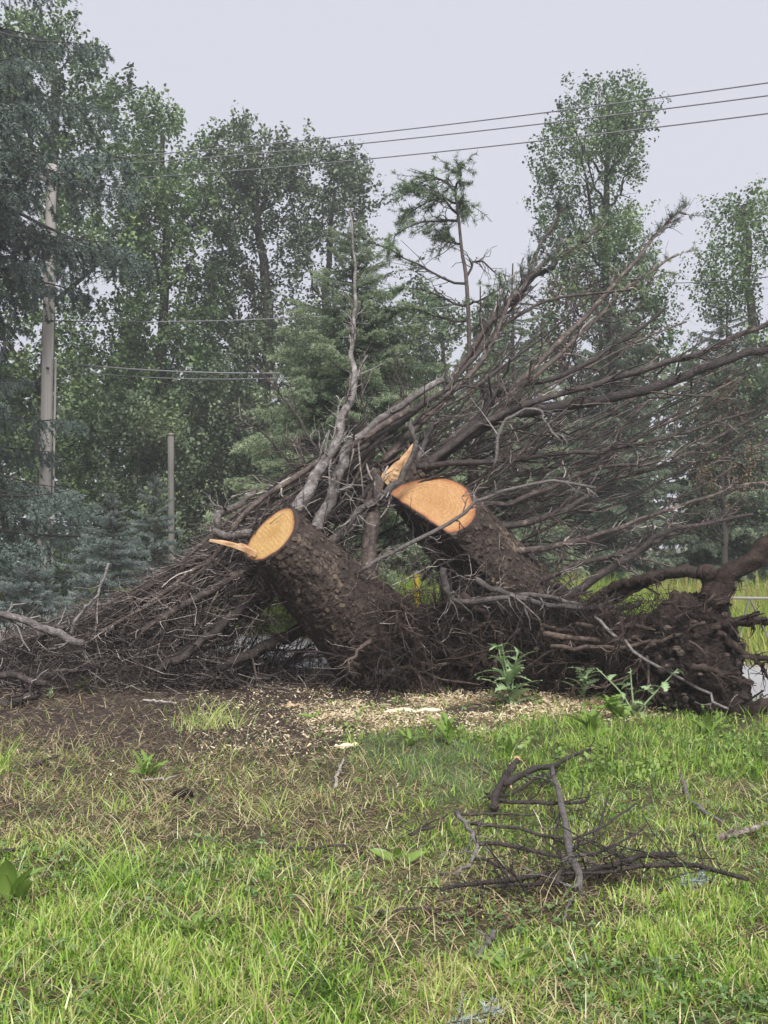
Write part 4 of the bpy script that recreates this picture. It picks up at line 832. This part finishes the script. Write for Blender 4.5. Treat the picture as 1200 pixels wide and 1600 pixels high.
P = np.stack([b, b + dr * L * .5 + rng.normal(0, .02, (n, 3)), b + dr * L + rng.normal(0, .05, (n, 3))], 1); P[..., 2] = np.maximum(P[..., 2], .012)
tubes(g, P, np.broadcast_to(A([.0042, .0034, .0024]), (n, 3)), 3, rng.uniform(.15, .95, n)); part(g, 'dead_twigs', M['twig'], LT, W(250, 1000, 11), kind='stuff')

# ------------------------------------------------------------------ lawn
rng = np.random.default_rng(300)
def cand(n, y0=2.5, y1=10.9, pw=1.0):
    Y = y0 * (y1 / y0) ** rng.random(n)                # denser towards the camera, even in the picture
    X = (rng.random(n) - .5) * (.95 * Y + .8); return X, Y
X, Y = cand(245000); px, py, bare, mulch, chips, straw, lush, blue, nz = zones(X, Y)
patch = fbm(X * 2.6, Y * 2.6, 31, 3); patch2 = fbm(X * .9, Y * .9, 44, 3)
leftlow = sm(1290, 1440, py) * sm(650, 520, px)
dens = (1 - bare) * (1 - .97 * mulch) * (1 - .70 * chips) * (1 - .42 * straw) * np.clip(.34 + 1.0 * sm(.38, .60, patch), 0, 1) * (1 - .55 * debris(px, py))
keep = (rng.random(len(X)) < dens) & (Y < near_edge(X) - .1)
X, Y, straw, lush, blue, patch, patch2, ll = (q[keep] for q in (X, Y, straw, lush, blue, patch, patch2, leftlow)); n = len(X)
pale = np.clip(.28 + 0.50 * straw + .35 * sm(.48, .64, patch2) * (1 - lush) * (1 - ll) - .15 * lush - .08 * ll, 0, .85)
dry = rng.random(n) < pale
clump = fbm(X * 5, Y * 5, 71, 2)
L = rng.uniform(.02, .065, n) + .06 * sm(.48, .7, clump) * rng.random(n) + .05 * ll * rng.random(n) ** 2 * sm(.4, .6, patch2) + .085 * lush * rng.random(n); L = np.where(dry, L * rng.uniform(.7, 1.5, n), L)
lean = np.where(dry, rng.uniform(.8, 1.9, n), rng.uniform(.15, 1.75, n) - .5 * (clump > .55) * rng.random(n))
tn = np.where(dry, .58 + .42 * rng.random(n) ** 1.3, .26 + (clump - .5) * .8 + rng.normal(0, .19, n) + .05 * ll - .05 * lush); tn = np.where(~dry, np.clip(tn, 0, .6), tn)
wd = np.where(dry, rng.uniform(.0022, .0045, n), rng.uniform(.0036, .0078, n))
Z = gz(X, Y); isb = (rng.random(n) < blue * .8) & ~dry
g = Geo()
for k, rows in ((~isb & (Y < 5.5), 3), (~isb & (Y >= 5.5), 2)): blades(g, X[k], Y[k], Z[k], L[k], wd[k], lean[k], rng, tn[k], .5, rows)
lawn = tag(part(g, 'lawn_grass', M['grass'], None, (0, 5, 0)), 'uneven green and straw coloured lawn grass', 'grass', kind='stuff')
g = Geo(); k = isb; blades(g, X[k], Y[k], Z[k], L[k] * 1.15, wd[k] * .7, lean[k] * 1.1, rng, rng.uniform(.1, .9, k.sum()), .6, 4)
tag(part(g, 'fine_grass', M['blue_grass'], None, (0, 7, 0)), 'patch of fine blue-green grass below the wood chips', 'grass', kind='stuff')
# long arching blades in the lower left and scattered
X, Y = cand(3800); px, py, bare, mulch, chips, straw, lush, blue, nz = zones(X, Y)
w_ = (1 - bare) * (1 - mulch) * (1 - chips) * (.10 + .85 * sm(1320, 1390, py) * sm(700, 480, px) * sm(.42, .55, fbm(X * 3.2, Y * 3.2, 23, 2)) + .4 * lush); k = (rng.random(len(X)) < w_) & (Y < near_edge(X) - .1); X, Y = X[k], Y[k]; n = len(X)
g = Geo(); blades(g, X, Y, gz(X, Y), rng.uniform(.09, .22, n), rng.uniform(.005, .009, n), rng.uniform(.3, 1.3, n), rng, np.where(rng.random(n) < .12, rng.uniform(.6, .75, n), rng.uniform(.2, .52, n)), .6, 5)
tag(part(g, 'long_grass', M['grass'], None, (0, 5, 0)), 'long arching grass blades standing above the mown lawn', 'grass', kind='stuff')
# flat straw / clippings
X, Y = cand(40000); px, py, bare, mulch, chips, straw, lush, blue, nz = zones(X, Y)
w_ = np.clip(.22 + .75 * straw + .35 * mulch * sm(1100, 1180, py) + .25 * sm(.45, .6, fbm(X * .9, Y * .9, 44, 3)) - .2 * lush, 0, 1) * (1 - bare); k = (rng.random(len(X)) < w_) & (Y < near_edge(X) - .1); X, Y = X[k], Y[k]; n = len(X)
g = Geo(); blades(g, X, Y, gz(X, Y) + rng.uniform(.002, .03, n), rng.uniform(.05, .17, n), rng.uniform(.002, .0042, n), rng.uniform(1.0, 2.2, n), rng, np.where(rng.random(n) < .55, rng.uniform(.6, .85, n), np.where(rng.random(n) < .5, rng.uniform(.88, 1, n), rng.uniform(.02, .3, n))), .25, 4)
tag(part(g, 'dry_clippings', M['grass'], None, (0, 6, 0)), 'dry grass clippings lying flat on the lawn', 'clippings', kind='stuff')
# clover
X, Y = cand(13000); px, py, bare, mulch, chips, straw, lush, blue, nz = zones(X, Y)
w_ = (1 - bare) * (1 - mulch) * (1 - chips) * (1 - .8 * straw) * sm(.45, .62, fbm(X * 1.6, Y * 1.6, 91, 3)); k = rng.random(len(X)) < w_; X, Y = X[k], Y[k]; n = len(X)
b = np.stack([X, Y, gz(X, Y) + rng.uniform(.015, .06, n)], -1); g = Geo(); a0 = rng.uniform(0, 6.28, n); r = rng.uniform(.006, .012, n); tl_ = norm(A([0, 0, 1]) + rng.normal(0, .3, (n, 3)))
for q in range(3):
    a = a0 + q * 2.094; d = np.stack([np.cos(a), np.sin(a), 0 * a], -1); d = norm(d - (d * tl_).sum(-1, keepdims=True) * tl_); sd = np.cross(tl_, d); rr = r[:, None]
    V = np.stack([b, b + d * rr * .9 + sd * rr * .75 + tl_ * rr * .15, b + d * rr * 1.9 + sd * rr * .35, b + d * rr * 1.9 - sd * rr * .35, b + d * rr * .9 - sd * rr * .75 + tl_ * rr * .15], 1)
    i0 = np.arange(n)[:, None] * 5; g.add(V.reshape(-1, 3), i0 + A([[0, 1, 2, 3]]), i0 + A([[0, 3, 4]]), np.repeat(rng.uniform(.2, 1, n), 5))
tag(part(g, 'clover', M['clover'], None, (0, 5, 0)), 'clover leaves growing in the lawn', 'clover', kind='stuff')
# low broad-leaved weeds woven through the lush grass
X, Y = cand(9000, 3.0, 10.5); px, py, bare, mulch, chips, straw, lush, blue, nz = zones(X, Y)
w_ = (1 - bare) * (1 - mulch) * (.75 * lush * (1 - blue) + .50 * chips) * sm(.42, .6, fbm(X * 2.2, Y * 2.2, 15, 2)); k = (rng.random(len(X)) < w_) & (Y < near_edge(X) - .1); X, Y = X[k], Y[k]; n = len(X)
c = np.stack([X, Y, gz(X, Y) + .01], -1); d = norm(rng.normal(0, .5, (n, 3)) + A([0, 0, 1.0])); g = Geo(); leaf_cloud(g, c, d, 6, .042, rng, rng.uniform(.1, .95, n), spread=.022, tlen=.10)
tag(part(g, 'low_weeds', M['weed'], None, (1, 8, 0)), 'low broad-leaved weeds woven through the grass near the wood chips', 'weeds', kind='stuff')
# bark litter and twigs on the bare soil
X, Y = cand(72000, 4.0, 11.6); px, py, bare, mulch, chips, straw, lush, blue, nz = zones(X, Y)
w_ = np.clip(.85 * mulch + .8 * bare + .45 * chips + .35 * straw + .04 + .8 * debris(px, py), 0, 1) * sm(-.1, .3, fbm(X * 4, Y * 4, 3, 2)); k = (rng.random(len(X)) < w_) & (Y < near_edge(X) - .1); X, Y = X[k][:26000], Y[k][:26000]; n = len(X)
b = np.stack([X, Y, gz(X, Y) + rng.uniform(.004, .028, n)], -1); a = rng.uniform(0, 6.28, n); d = np.stack([np.cos(a), np.sin(a), rng.normal(0, .25, n)], -1); L = (rng.uniform(.02, .07, n) * (1 + 2.2 * (rng.random(n) < .05)))[:, None]
P = np.stack([b - d * L * .5, b + d * L * .5], 1); rr = rng.uniform(.0014, .0042, n)[:, None] * A([[1, .6]])
g = Geo(); tubes(g, P, rr, 3, np.clip(rng.beta(1.3, 1.7, n) * 1.15, 0, 1)); tag(part(g, 'bark_litter', M['litter'], None, (0, 9, 0)), 'brown bark and twig litter on the bare soil', 'litter', kind='stuff')
# wood chips
X, Y = cand(80000, 6.5, 11.2); px, py, bare, mulch, chips, straw, lush, blue, nz = zones(X, Y)
w_ = np.clip(1.0 * chips * (.06 + 1.0 * sm(.40, .60, fbm(X * 2.2, Y * 3.5, 61, 4))) + .10 * mulch * sm(250, 420, px) + .012 * straw, 0, 1) * sm(11.4, 10.9, Y); k = (rng.random(len(X)) < w_) & (Y < near_edge(X) - .2); X, Y = X[k][:17000], Y[k][:17000]; n = len(X)
b = np.stack([X, Y, gz(X, Y) + rng.uniform(.004, .045, n)], -1); nr = norm(A([0, 0, 1]) + rng.normal(0, .45, (n, 3))); d = norm(np.cross(nr, rng.normal(0, 1, (n, 3)))); sd = np.cross(nr, d)
l_, w2, h_ = .004 + .024 * rng.random((n, 1)) ** 2.2, .002 + .007 * rng.random((n, 1)) ** 1.6, rng.uniform(.001, .0028, (n, 1))
cs = [b + d * l_ * i + sd * w2 * j * (.7 + .3 * i) + nr * h_ * q for q in (-1, 1) for i, j in ((-1, -1), (1, -1), (1, 1), (-1, 1))]; i0 = np.arange(n)[:, None] * 8
g = Geo(); g.add(np.stack(cs, 1).reshape(-1, 3), np.concatenate([i0 + A([q]) for q in ((4, 5, 6, 7), (0, 1, 5, 4), (1, 2, 6, 5), (2, 3, 7, 6), (3, 0, 4, 7))]), None, np.repeat(np.clip(rng.normal(.66, .24, n), 0, 1), 8))
tag(part(g, 'wood_chips', M['chip'], None, (1, 9, 0), False), 'pale fresh wood chips heaped in front of the fallen trees', 'wood chips', kind='stuff')

# ------------------------------------------------------------------ weeds
def leaf_mesh(name, L, Wd, lobes, curl, seed, notch=.5, tint=.5, fold=.25, heart=False):
    rng = np.random.default_rng(seed); k = max(7, lobes * 2 + 2); s = np.linspace(0, 1, k)
    env = np.sin(np.clip(s, .03, 1) ** (.75 if not heart else .45) * math.pi) ** .7 if not heart else np.clip((1 - s) * 1.5, 0, 1) ** .7 * np.clip(.75 + s * 2, 0, 1)
    w = Wd * .5 * np.maximum(env, .02)
    if lobes: w = w * np.where(np.arange(k) % 2 == 1, 1.0, 1 - notch) * rng.uniform(.85, 1.15, k)
    z = curl * L * (s * .9 - 1.3 * s ** 2); x = L * s * (1 - .12 * abs(curl)); sw = (s * 0 + .03 * L * (np.arange(k) % 2)) if lobes else 0
    mid = np.stack([x, np.zeros(k), z], -1); le = np.stack([x - sw, w, z + w * fold + rng.normal(0, .02 * Wd, k)], -1); ri = np.stack([x - sw, -w, z + w * fold + rng.normal(0, .02 * Wd, k)], -1)
    V = np.concatenate([mid, le, ri]); i = np.arange(k - 1); Q = np.concatenate([np.stack([i, i + 1, i + 1 + k, i + k], -1), np.stack([i + 2 * k, i + 1 + 2 * k, i + 1, i], -1)])
    g = Geo(); g.add(V, Q, None, np.concatenate([np.full(k, tint + .25), np.full(k, tint) + rng.normal(0, .06, k), np.full(k, tint) + rng.normal(0, .06, k)]))
    return g.mesh(name)
LM = {'thistle': [leaf_mesh('leaf', .30, .12, 6, .35, q, .62, .42) for q in range(3)], 'dandelion': [leaf_mesh('leaf', .20, .055, 5, .3, 10 + q, .45, .45) for q in range(3)],
      'broad': [leaf_mesh('leaf', .22, .085, 0, .3, 20 + q, 0, .5) for q in range(3)], 'heart': [leaf_mesh('leaf', .11, .10, 0, .12, 30 + q, 0, .85, .1, True) for q in range(2)],
      'oak': [leaf_mesh('leaf', .20, .13, 4, .35, 40 + q, .5, .45) for q in range(3)]}
def weed(name, label, cat, px, py, kind, n, h, size, mat, seed, stems=1, pitch=(.1, .9), group=None, dz=0):
    rng = np.random.default_rng(seed); b = G(px, py); b[2] += dz; o = thing(name, b, label, cat, group)
    ms = [m.copy() for m in LM[kind]]
    for m in ms: m.materials.append(M[mat])
    tops = []
    for s in range(stems):
        t = b + A([rng.normal(0, .05 + .12 * (stems > 1)) , rng.normal(0, .05), h * rng.uniform(.8, 1.05)]); P = smooth([b - A([0, 0, .01]), (b + t) / 2 + rng.normal(0, .012, 3), t], 7); tops.append(P)
        if h > .03: g = Geo(); tubes(g, P, np.linspace(.009, .004, 7) * (.6 + .6 * (h > .3)), 6, .7); part(g, 'stem', M[mat], o, b)
    for i in range(n):
        P = tops[i % stems]; u = (i + rng.random()) / n; q = A([np.interp(u, np.linspace(0, 1, 7), P[:, c]) for c in range(3)])
        sc = size * rng.uniform(.75, 1.15) * (1.1 - .5 * u if h > .2 else 1)
        l = place('leaf', ms[rng.integers(len(ms))], q, o); l.scale = (sc, sc, sc)
        l.rotation_euler = (rng.normal(0, .3), -rng.uniform(*pitch), i * 2.4 + rng.normal(0, .3))
    return o
weed('thistle', 'tall prickly grey-green thistle at the edge of the wood chips', 'thistle', 800, 1102, 'thistle', 30, .62, 1.15, 'thistle', 1, 3, (.0, .8))
weed('thistle', 'small three-leaved thistle between the tall thistle and the leafy sprig', 'thistle', 915, 1098, 'thistle', 10, .30, 1.1, 'thistle', 2, 1, (.2, .9))
weed('leafy_weed', 'broad lobed leafy sprig standing before the root plate under the thin pale stick', 'weed', 992, 1114, 'oak', 22, .42, .85, 'thistle', 3, 3, (-.6, .6))
weed('leafy_weed', 'dark leaved low weed at the right end of the wood chips', 'weed', 968, 1122, 'oak', 12, .16, .9, 'weed', 4, 2, (.1, .9))
weed('dandelion', 'bright green leaf rosette alone at the lower edge of the brown mulch', 'weed', 235, 1218, 'dandelion', 13, .03, .95, 'weed', 5, 1, (.4, 1.3))
weed('bindweed', 'bright yellow-green heart-shaped leaves at the foot of the left brush', 'weed', 122, 1082, 'heart', 5, .16, .9, 'weed', 6, 1, (-.3, 1.2))
weed('leafy_weed', 'dull green small leaves beside the bright heart-shaped leaves', 'weed', 78, 1090, 'heart', 5, .10, .7, 'thistle', 7, 2, (0, .8))
weed('leafy_weed', 'single low broad leaf on the mulch just below the left trunk', 'weed', 535, 1098, 'broad', 3, .05, .6, 'weed', 8, 1, (0, .5))
weed('leafy_weed', 'flat pale green leaves at the left end of the wood chips', 'weed', 492, 1128, 'broad', 5, .03, .7, 'weed', 9, 1, (.05, .5))
weed('dandelion', 'curled yellow-green leaves standing in the middle of the wood chips', 'weed', 706, 1165, 'dandelion', 7, .05, 1.3, 'weed', 10, 1, (.8, 1.4))
weed('dandelion', 'light green toothed leaves at the lower left of the wood chips', 'weed', 640, 1172, 'dandelion', 8, .04, 1.1, 'weed', 11, 1, (.3, 1.2))
weed('dandelion', 'large bright green leaf cluster below the small thistle', 'weed', 925, 1150, 'broad', 10, .06, 1.15, 'weed', 12, 1, (.5, 1.3))
weed('dandelion', 'green toothed leaves in the lush grass right of the wood chips', 'weed', 1085, 1150, 'dandelion', 10, .05, 1.1, 'weed', 13, 1, (.4, 1.2))
weed('dock', 'broad dark green leaf clump at the left edge of the lawn', 'weed', 26, 1420, 'broad', 6, .05, .85, 'weed', 14, 1, (.7, 1.35))
weed('dock', 'small broad leaf clump in the lawn left of the fallen branch', 'weed', 632, 1348, 'broad', 6, .03, .55, 'weed', 15, 1, (.2, 1.0))
weed('dandelion', 'toothed leaf rosette in the lawn at the bottom centre', 'weed', 800, 1545, 'dandelion', 9, .02, .7, 'weed', 16, 1, (.2, .9))
weed('dandelion', 'toothed leaf rosette near the bottom left of the lawn', 'weed', 300, 1475, 'dandelion', 9, .02, .75, 'weed', 17, 1, (.3, 1.0))
weed('dandelion', 'leaf rosette among lush grass above the fallen branch stub', 'weed', 800, 1180, 'dandelion', 9, .04, 1.0, 'weed', 18, 1, (.4, 1.2))
def tuft(label, px, py, n, L, seed, spread=.1, tn=(.3, .7), mat='grass'):
    r = np.random.default_rng(seed); b = G(px, py); x = b[0] + r.normal(0, spread, n); y = b[1] + r.normal(0, spread * .8, n)
    g = Geo(); blades(g, x, y, gz(x, y), r.uniform(.6, 1.15, n) * L, r.uniform(.004, .008, n), r.uniform(.4, 1.2, n), r, r.uniform(*tn, n), .6, 5)
    tag(part(g, 'grass_tuft', M[mat], None, b), label, 'grass tuft')
tuft('drooping pale grass tuft alone on the brown mulch', 335, 1140, 150, .34, 41, .15, (.35, .72))
tuft('green grass tuft at the left edge beside the mulch', 2, 1215, 60, .34, 42, .06, (.3, .55))
tuft('upright bright grass clump at the left of the lawn, tallest there', 190, 1395, 70, .30, 43, .07, (.25, .5))
tuft('small yellowish grass clump on the straw patch', 180, 1275, 40, .16, 44, .05, (.35, .6))
tuft('yellow-green grass clump right of the brown soil clod', 420, 1275, 60, .2, 45, .08, (.4, .72))

# ------------------------------------------------------------------ sticks on the lawn
def ground_branch(parent, pts, r0, r1, h, mat, n2=6, l2=.18, tint=.4, name='limb', k=14, seed=0):
    rng = np.random.default_rng(500 + seed); hs2 = (np.broadcast_to(np.asarray(h, float), (len(pts),)) if np.ndim(h) == 0 else np.asarray(h, float)) + (.035 if parent is not None else .012)
    P = smooth(np.stack([G(a, b, q) for (a, b), q in zip(pts, hs2)]), k, .004, rng); D = P[:, 1].mean(); R = np.linspace(r0, r1, k) * .78 / F * D * (1 + .12 * rng.normal(0, 1, k))
    g = Geo(); tubes(g, P, R, 8, tint, cap=True)
    if n2: p2, r2 = spawn(P[None], R[None], n2, l2, rng, 1.0, (0, 0, .05), .1, 5, .4, .0018, curl=.3); p2[..., 2] = np.maximum(p2[..., 2], gz(p2[..., 0], p2[..., 1]) + .01); tubes(g, p2, np.minimum(r2, .005), 4, tint); p3, r3 = spawn(p2, r2, 2, l2 * .5, rng, 1.0, (0, 0, 0), .3, 3, .7, .0014); tubes(g, p3, np.minimum(r3, .003), 3, tint + .1)
    if parent is None: return g, P
    return part(g, name, M[mat], parent, P[0])
fb = thing('fallen_branch', G(890, 1370), 'broken dark branch with many side limbs lying on the lawn at right', 'fallen branch')
for i, (pts, a, b, h, mt, n2, tn) in enumerate([
        ([(772, 1264), (776, 1240), (790, 1210), (808, 1186)], 9, 7, (.02, .06, .11, .17), 'twig', 3, .35), ([(790, 1222), (830, 1203), (860, 1199), (882, 1187), (920, 1170)], 8, 3.5, (.1, .09, .08, .07, .07), 'twig', 8, .3),
        ([(862, 1201), (872, 1230), (880, 1270), (888, 1310), (895, 1345), (905, 1375), (898, 1394)], 7, 7, (.09, .10, .1, .09, .08, .05, .02), 'grey_twig', 6, .25),
        ([(1057, 1328), (1000, 1330), (970, 1345), (930, 1352), (880, 1365), (800, 1380), (740, 1390), (690, 1400)], 7, 4, .05, 'twig', 16, .15), ([(1168, 1374), (1120, 1360), (1060, 1345), (1000, 1352), (930, 1362), (860, 1372)], 6, 3, .05, 'twig', 14, .3),
        ([(714, 1268), (733, 1290), (745, 1315), (740, 1338), (714, 1366)], 6, 2.5, (.1, .12, .1, .06, .02), 'grey_twig', 6, .35), ([(740, 1337), (772, 1347), (797, 1380)], 3.5, 2.5, .05, 'twig', 3, .5),
        ([(748, 1313), (800, 1320), (850, 1333), (890, 1332), (940, 1325), (975, 1305), (1010, 1285)], 4.5, 2, .08, 'twig', 8, .5), ([(735, 1283), (800, 1290), (880, 1305), (930, 1290), (960, 1275), (992, 1255)], 4, 2, .09, 'twig', 8, .5),
        ([(780, 1253), (850, 1254), (900, 1251), (920, 1247)], 5, 2.5, .04, 'twig', 5, .3), ([(716, 1270), (770, 1270), (836, 1272)], 3, 2, .08, 'twig', 3, .6), ([(680, 1288), (640, 1300), (700, 1272)], 2.5, 2, .03, 'twig', 4, .5),
        ([(960, 1348), (900, 1372), (850, 1385), (760, 1395)], 5, 3, .03, 'twig', 14, .2), ([(870, 1390), (880, 1340), (850, 1300), (930, 1330)], 3, 2, .07, 'twig', 6, .6), ([(850, 1210), (795, 1240), (755, 1250)], 4, 2, .05, 'twig', 4, .4),
        ([(890, 1320), (930, 1300), (945, 1262), (950, 1240)], 3, 1.8, .08, 'twig', 4, .5)]):
    ground_branch(fb, pts, a, b, h, mt, int(n2 * 1.6), .26, tn * (.6 if mt == 'twig' else 1.5), 'limb', seed=i)
splinter(fb, G(785, 1222, .12), G(800, 1230, .1), .05, 71); splinter(fb, G(796, 1226, .1), G(806, 1216, .13), .04, 72); splinter(fb, G(808, 1188, .165), G(809, 1183, .18), .045, 73)
for i, (pts, a, b, mt, tn, lab) in enumerate([
        ([(1120, 1308), (1150, 1296), (1205, 1277)], 6, 6, 'twig', .75, 'pale-ended stick at the right edge of the lawn'), ([(1064, 1210), (1075, 1240), (1095, 1260), (1132, 1278)], 5, 3, 'grey_twig', .5, 'grey crooked stick upper right of the fallen branch'),
        ([(772, 1462), (756, 1490), (745, 1512)], 6, 5, 'grey_twig', .5, 'short grey stick lying below the fallen branch'), ([(-10, 1338), (30, 1333), (58, 1328)], 5, 3.5, 'twig', .15, 'dark stick at the left edge of the lawn'),
        ([(420, 1318), (480, 1326), (540, 1318), (610, 1325)], 3.5, 2.5, 'twig', .3, 'long thin dark twig across the middle of the lawn'), ([(524, 1224), (529, 1203), (538, 1188)], 3.2, 2.5, 'grey_twig', 1., 'short pale twig standing left of the fine blue-green grass'),
        ([(545, 1420), (600, 1428), (690, 1430)], 3.5, 2.5, 'twig', .4, 'thin stick in the grass left of the short grey stick'), ([(222, 1221), (250, 1218), (276, 1214)], 2.2, 1.8, 'grey_twig', .9, 'thin pale curved twig under the bright leaf rosette'),
        ([(224, 1092), (250, 1094), (276, 1098)], 2.8, 2.2, 'twig', .9, 'pale twig at the top edge of the brown mulch'), ([(880, 1450), (890, 1425), (900, 1398)], 3, 2.2, 'grey_twig', .4, 'thin upright grey twig just below the fallen branch'),
        ([(40, 1205), (60, 1200), (90, 1190)], 3.5, 2.5, 'twig', .3, 'small dark stick at the left end of the mulch')]):
    g, P = ground_branch(None, pts, a, b, .025, mt, 2, .1, tn, seed=40 + i); tag(part(g, 'stick', M[mt], None, P[0]), lab, 'stick', 'loose sticks on the lawn')
g = Geo(); c = G(286, 1252); lump(g, c + A([0, 0, .025]), (.07, .06, .045), 77, (28, 18), .45, 12, .2); tag(part(g, 'soil_clod', M['soil'], None, c), 'dark soil clod lying on the straw patch', 'soil clod')
for px, py, l, lab in ((524, 1168, .16, 'pale split wood chunk at the lower left of the wood chips'), (600, 1112, .5, 'long pale wood slab across the top of the wood chips'), (440, 1104, .18, 'reddish bark slab on the mulch left of the wood chips')):
    c = G(px, py, .02); e = c + A([l, .08 * l, .03 * l]); rng = np.random.default_rng(int(px)); k = 8; s = np.linspace(0, 1, k); P = c + (e - c) * s[:, None] + rng.normal(0, .006, (k, 3)); g = Geo()
    tubes(g, P, .022 * (1 + .3 * rng.normal(0, 1, k)) * np.sin(np.linspace(.5, 2.6, k)), 6, .2 if px == 440 else .9, cap=True); tag(part(g, 'wood_chunk', M['chip'], None, c, False), lab, 'wood chunk', 'wood chunks on the ground')
# needle sprigs lying in the grass
for px, py, lab, sd in ((1080, 1378, 'blue-green needle sprig in the grass right of the fallen branch', 81), (728, 1590, 'blue-green needle sprig at the bottom edge of the lawn', 82)):
    r = np.random.default_rng(sd); c = G(px, py, .05); P = smooth([c - A([.07, .02, .01]), c, c + A([.08, .03, .01])], 6)[None]; p2, r2 = spawn(P, np.full((1, 6), .003), 8, .08, r, .9, (0, 0, .1), .1, 4, .7, .002)
    o = thing('needle_sprig', c, lab, 'conifer sprig'); g = Geo(); tubes(g, P, np.full((1, 6), .003), 4, .4); tubes(g, p2, r2, 3, .4); part(g, 'stem', M['twig'], o, c)
    g = Geo(); needles(g, P, 60, .024, .0025, r, .8); needles(g, p2, 40, .022, .0025, r, .85); part(g, 'needles', M['blue_spruce'], o, c)

# ------------------------------------------------------------------ haze: one closed box of pale air
bm = bpy.data.meshes.new('haze')
x0, x1, y0, y1, z0, z1 = -205, 205, -40, 395, -1.0, 24.0
bm.from_pydata([(x, y, z) for z in (z0, z1) for x, y in ((x0, y0), (x1, y0), (x1, y1), (x0, y1))], [], [(0, 3, 2, 1), (4, 5, 6, 7), (0, 1, 5, 4), (1, 2, 6, 5), (2, 3, 7, 6), (3, 0, 4, 7)])
hz = bpy.data.objects.new('haze', bm); COL.objects.link(hz); tag(hz, kind='stuff')
m, nt, out = new_mat('haze_air'); v = nt.nodes.new('ShaderNodeVolumePrincipled'); v.inputs['Color'].default_value = (.92, .94, 1.0, 1); v.inputs['Density'].default_value = .0020; v.inputs['Anisotropy'].default_value = .2
nt.links.new(v.outputs[0], out.inputs['Volume']); bm.materials.append(m)
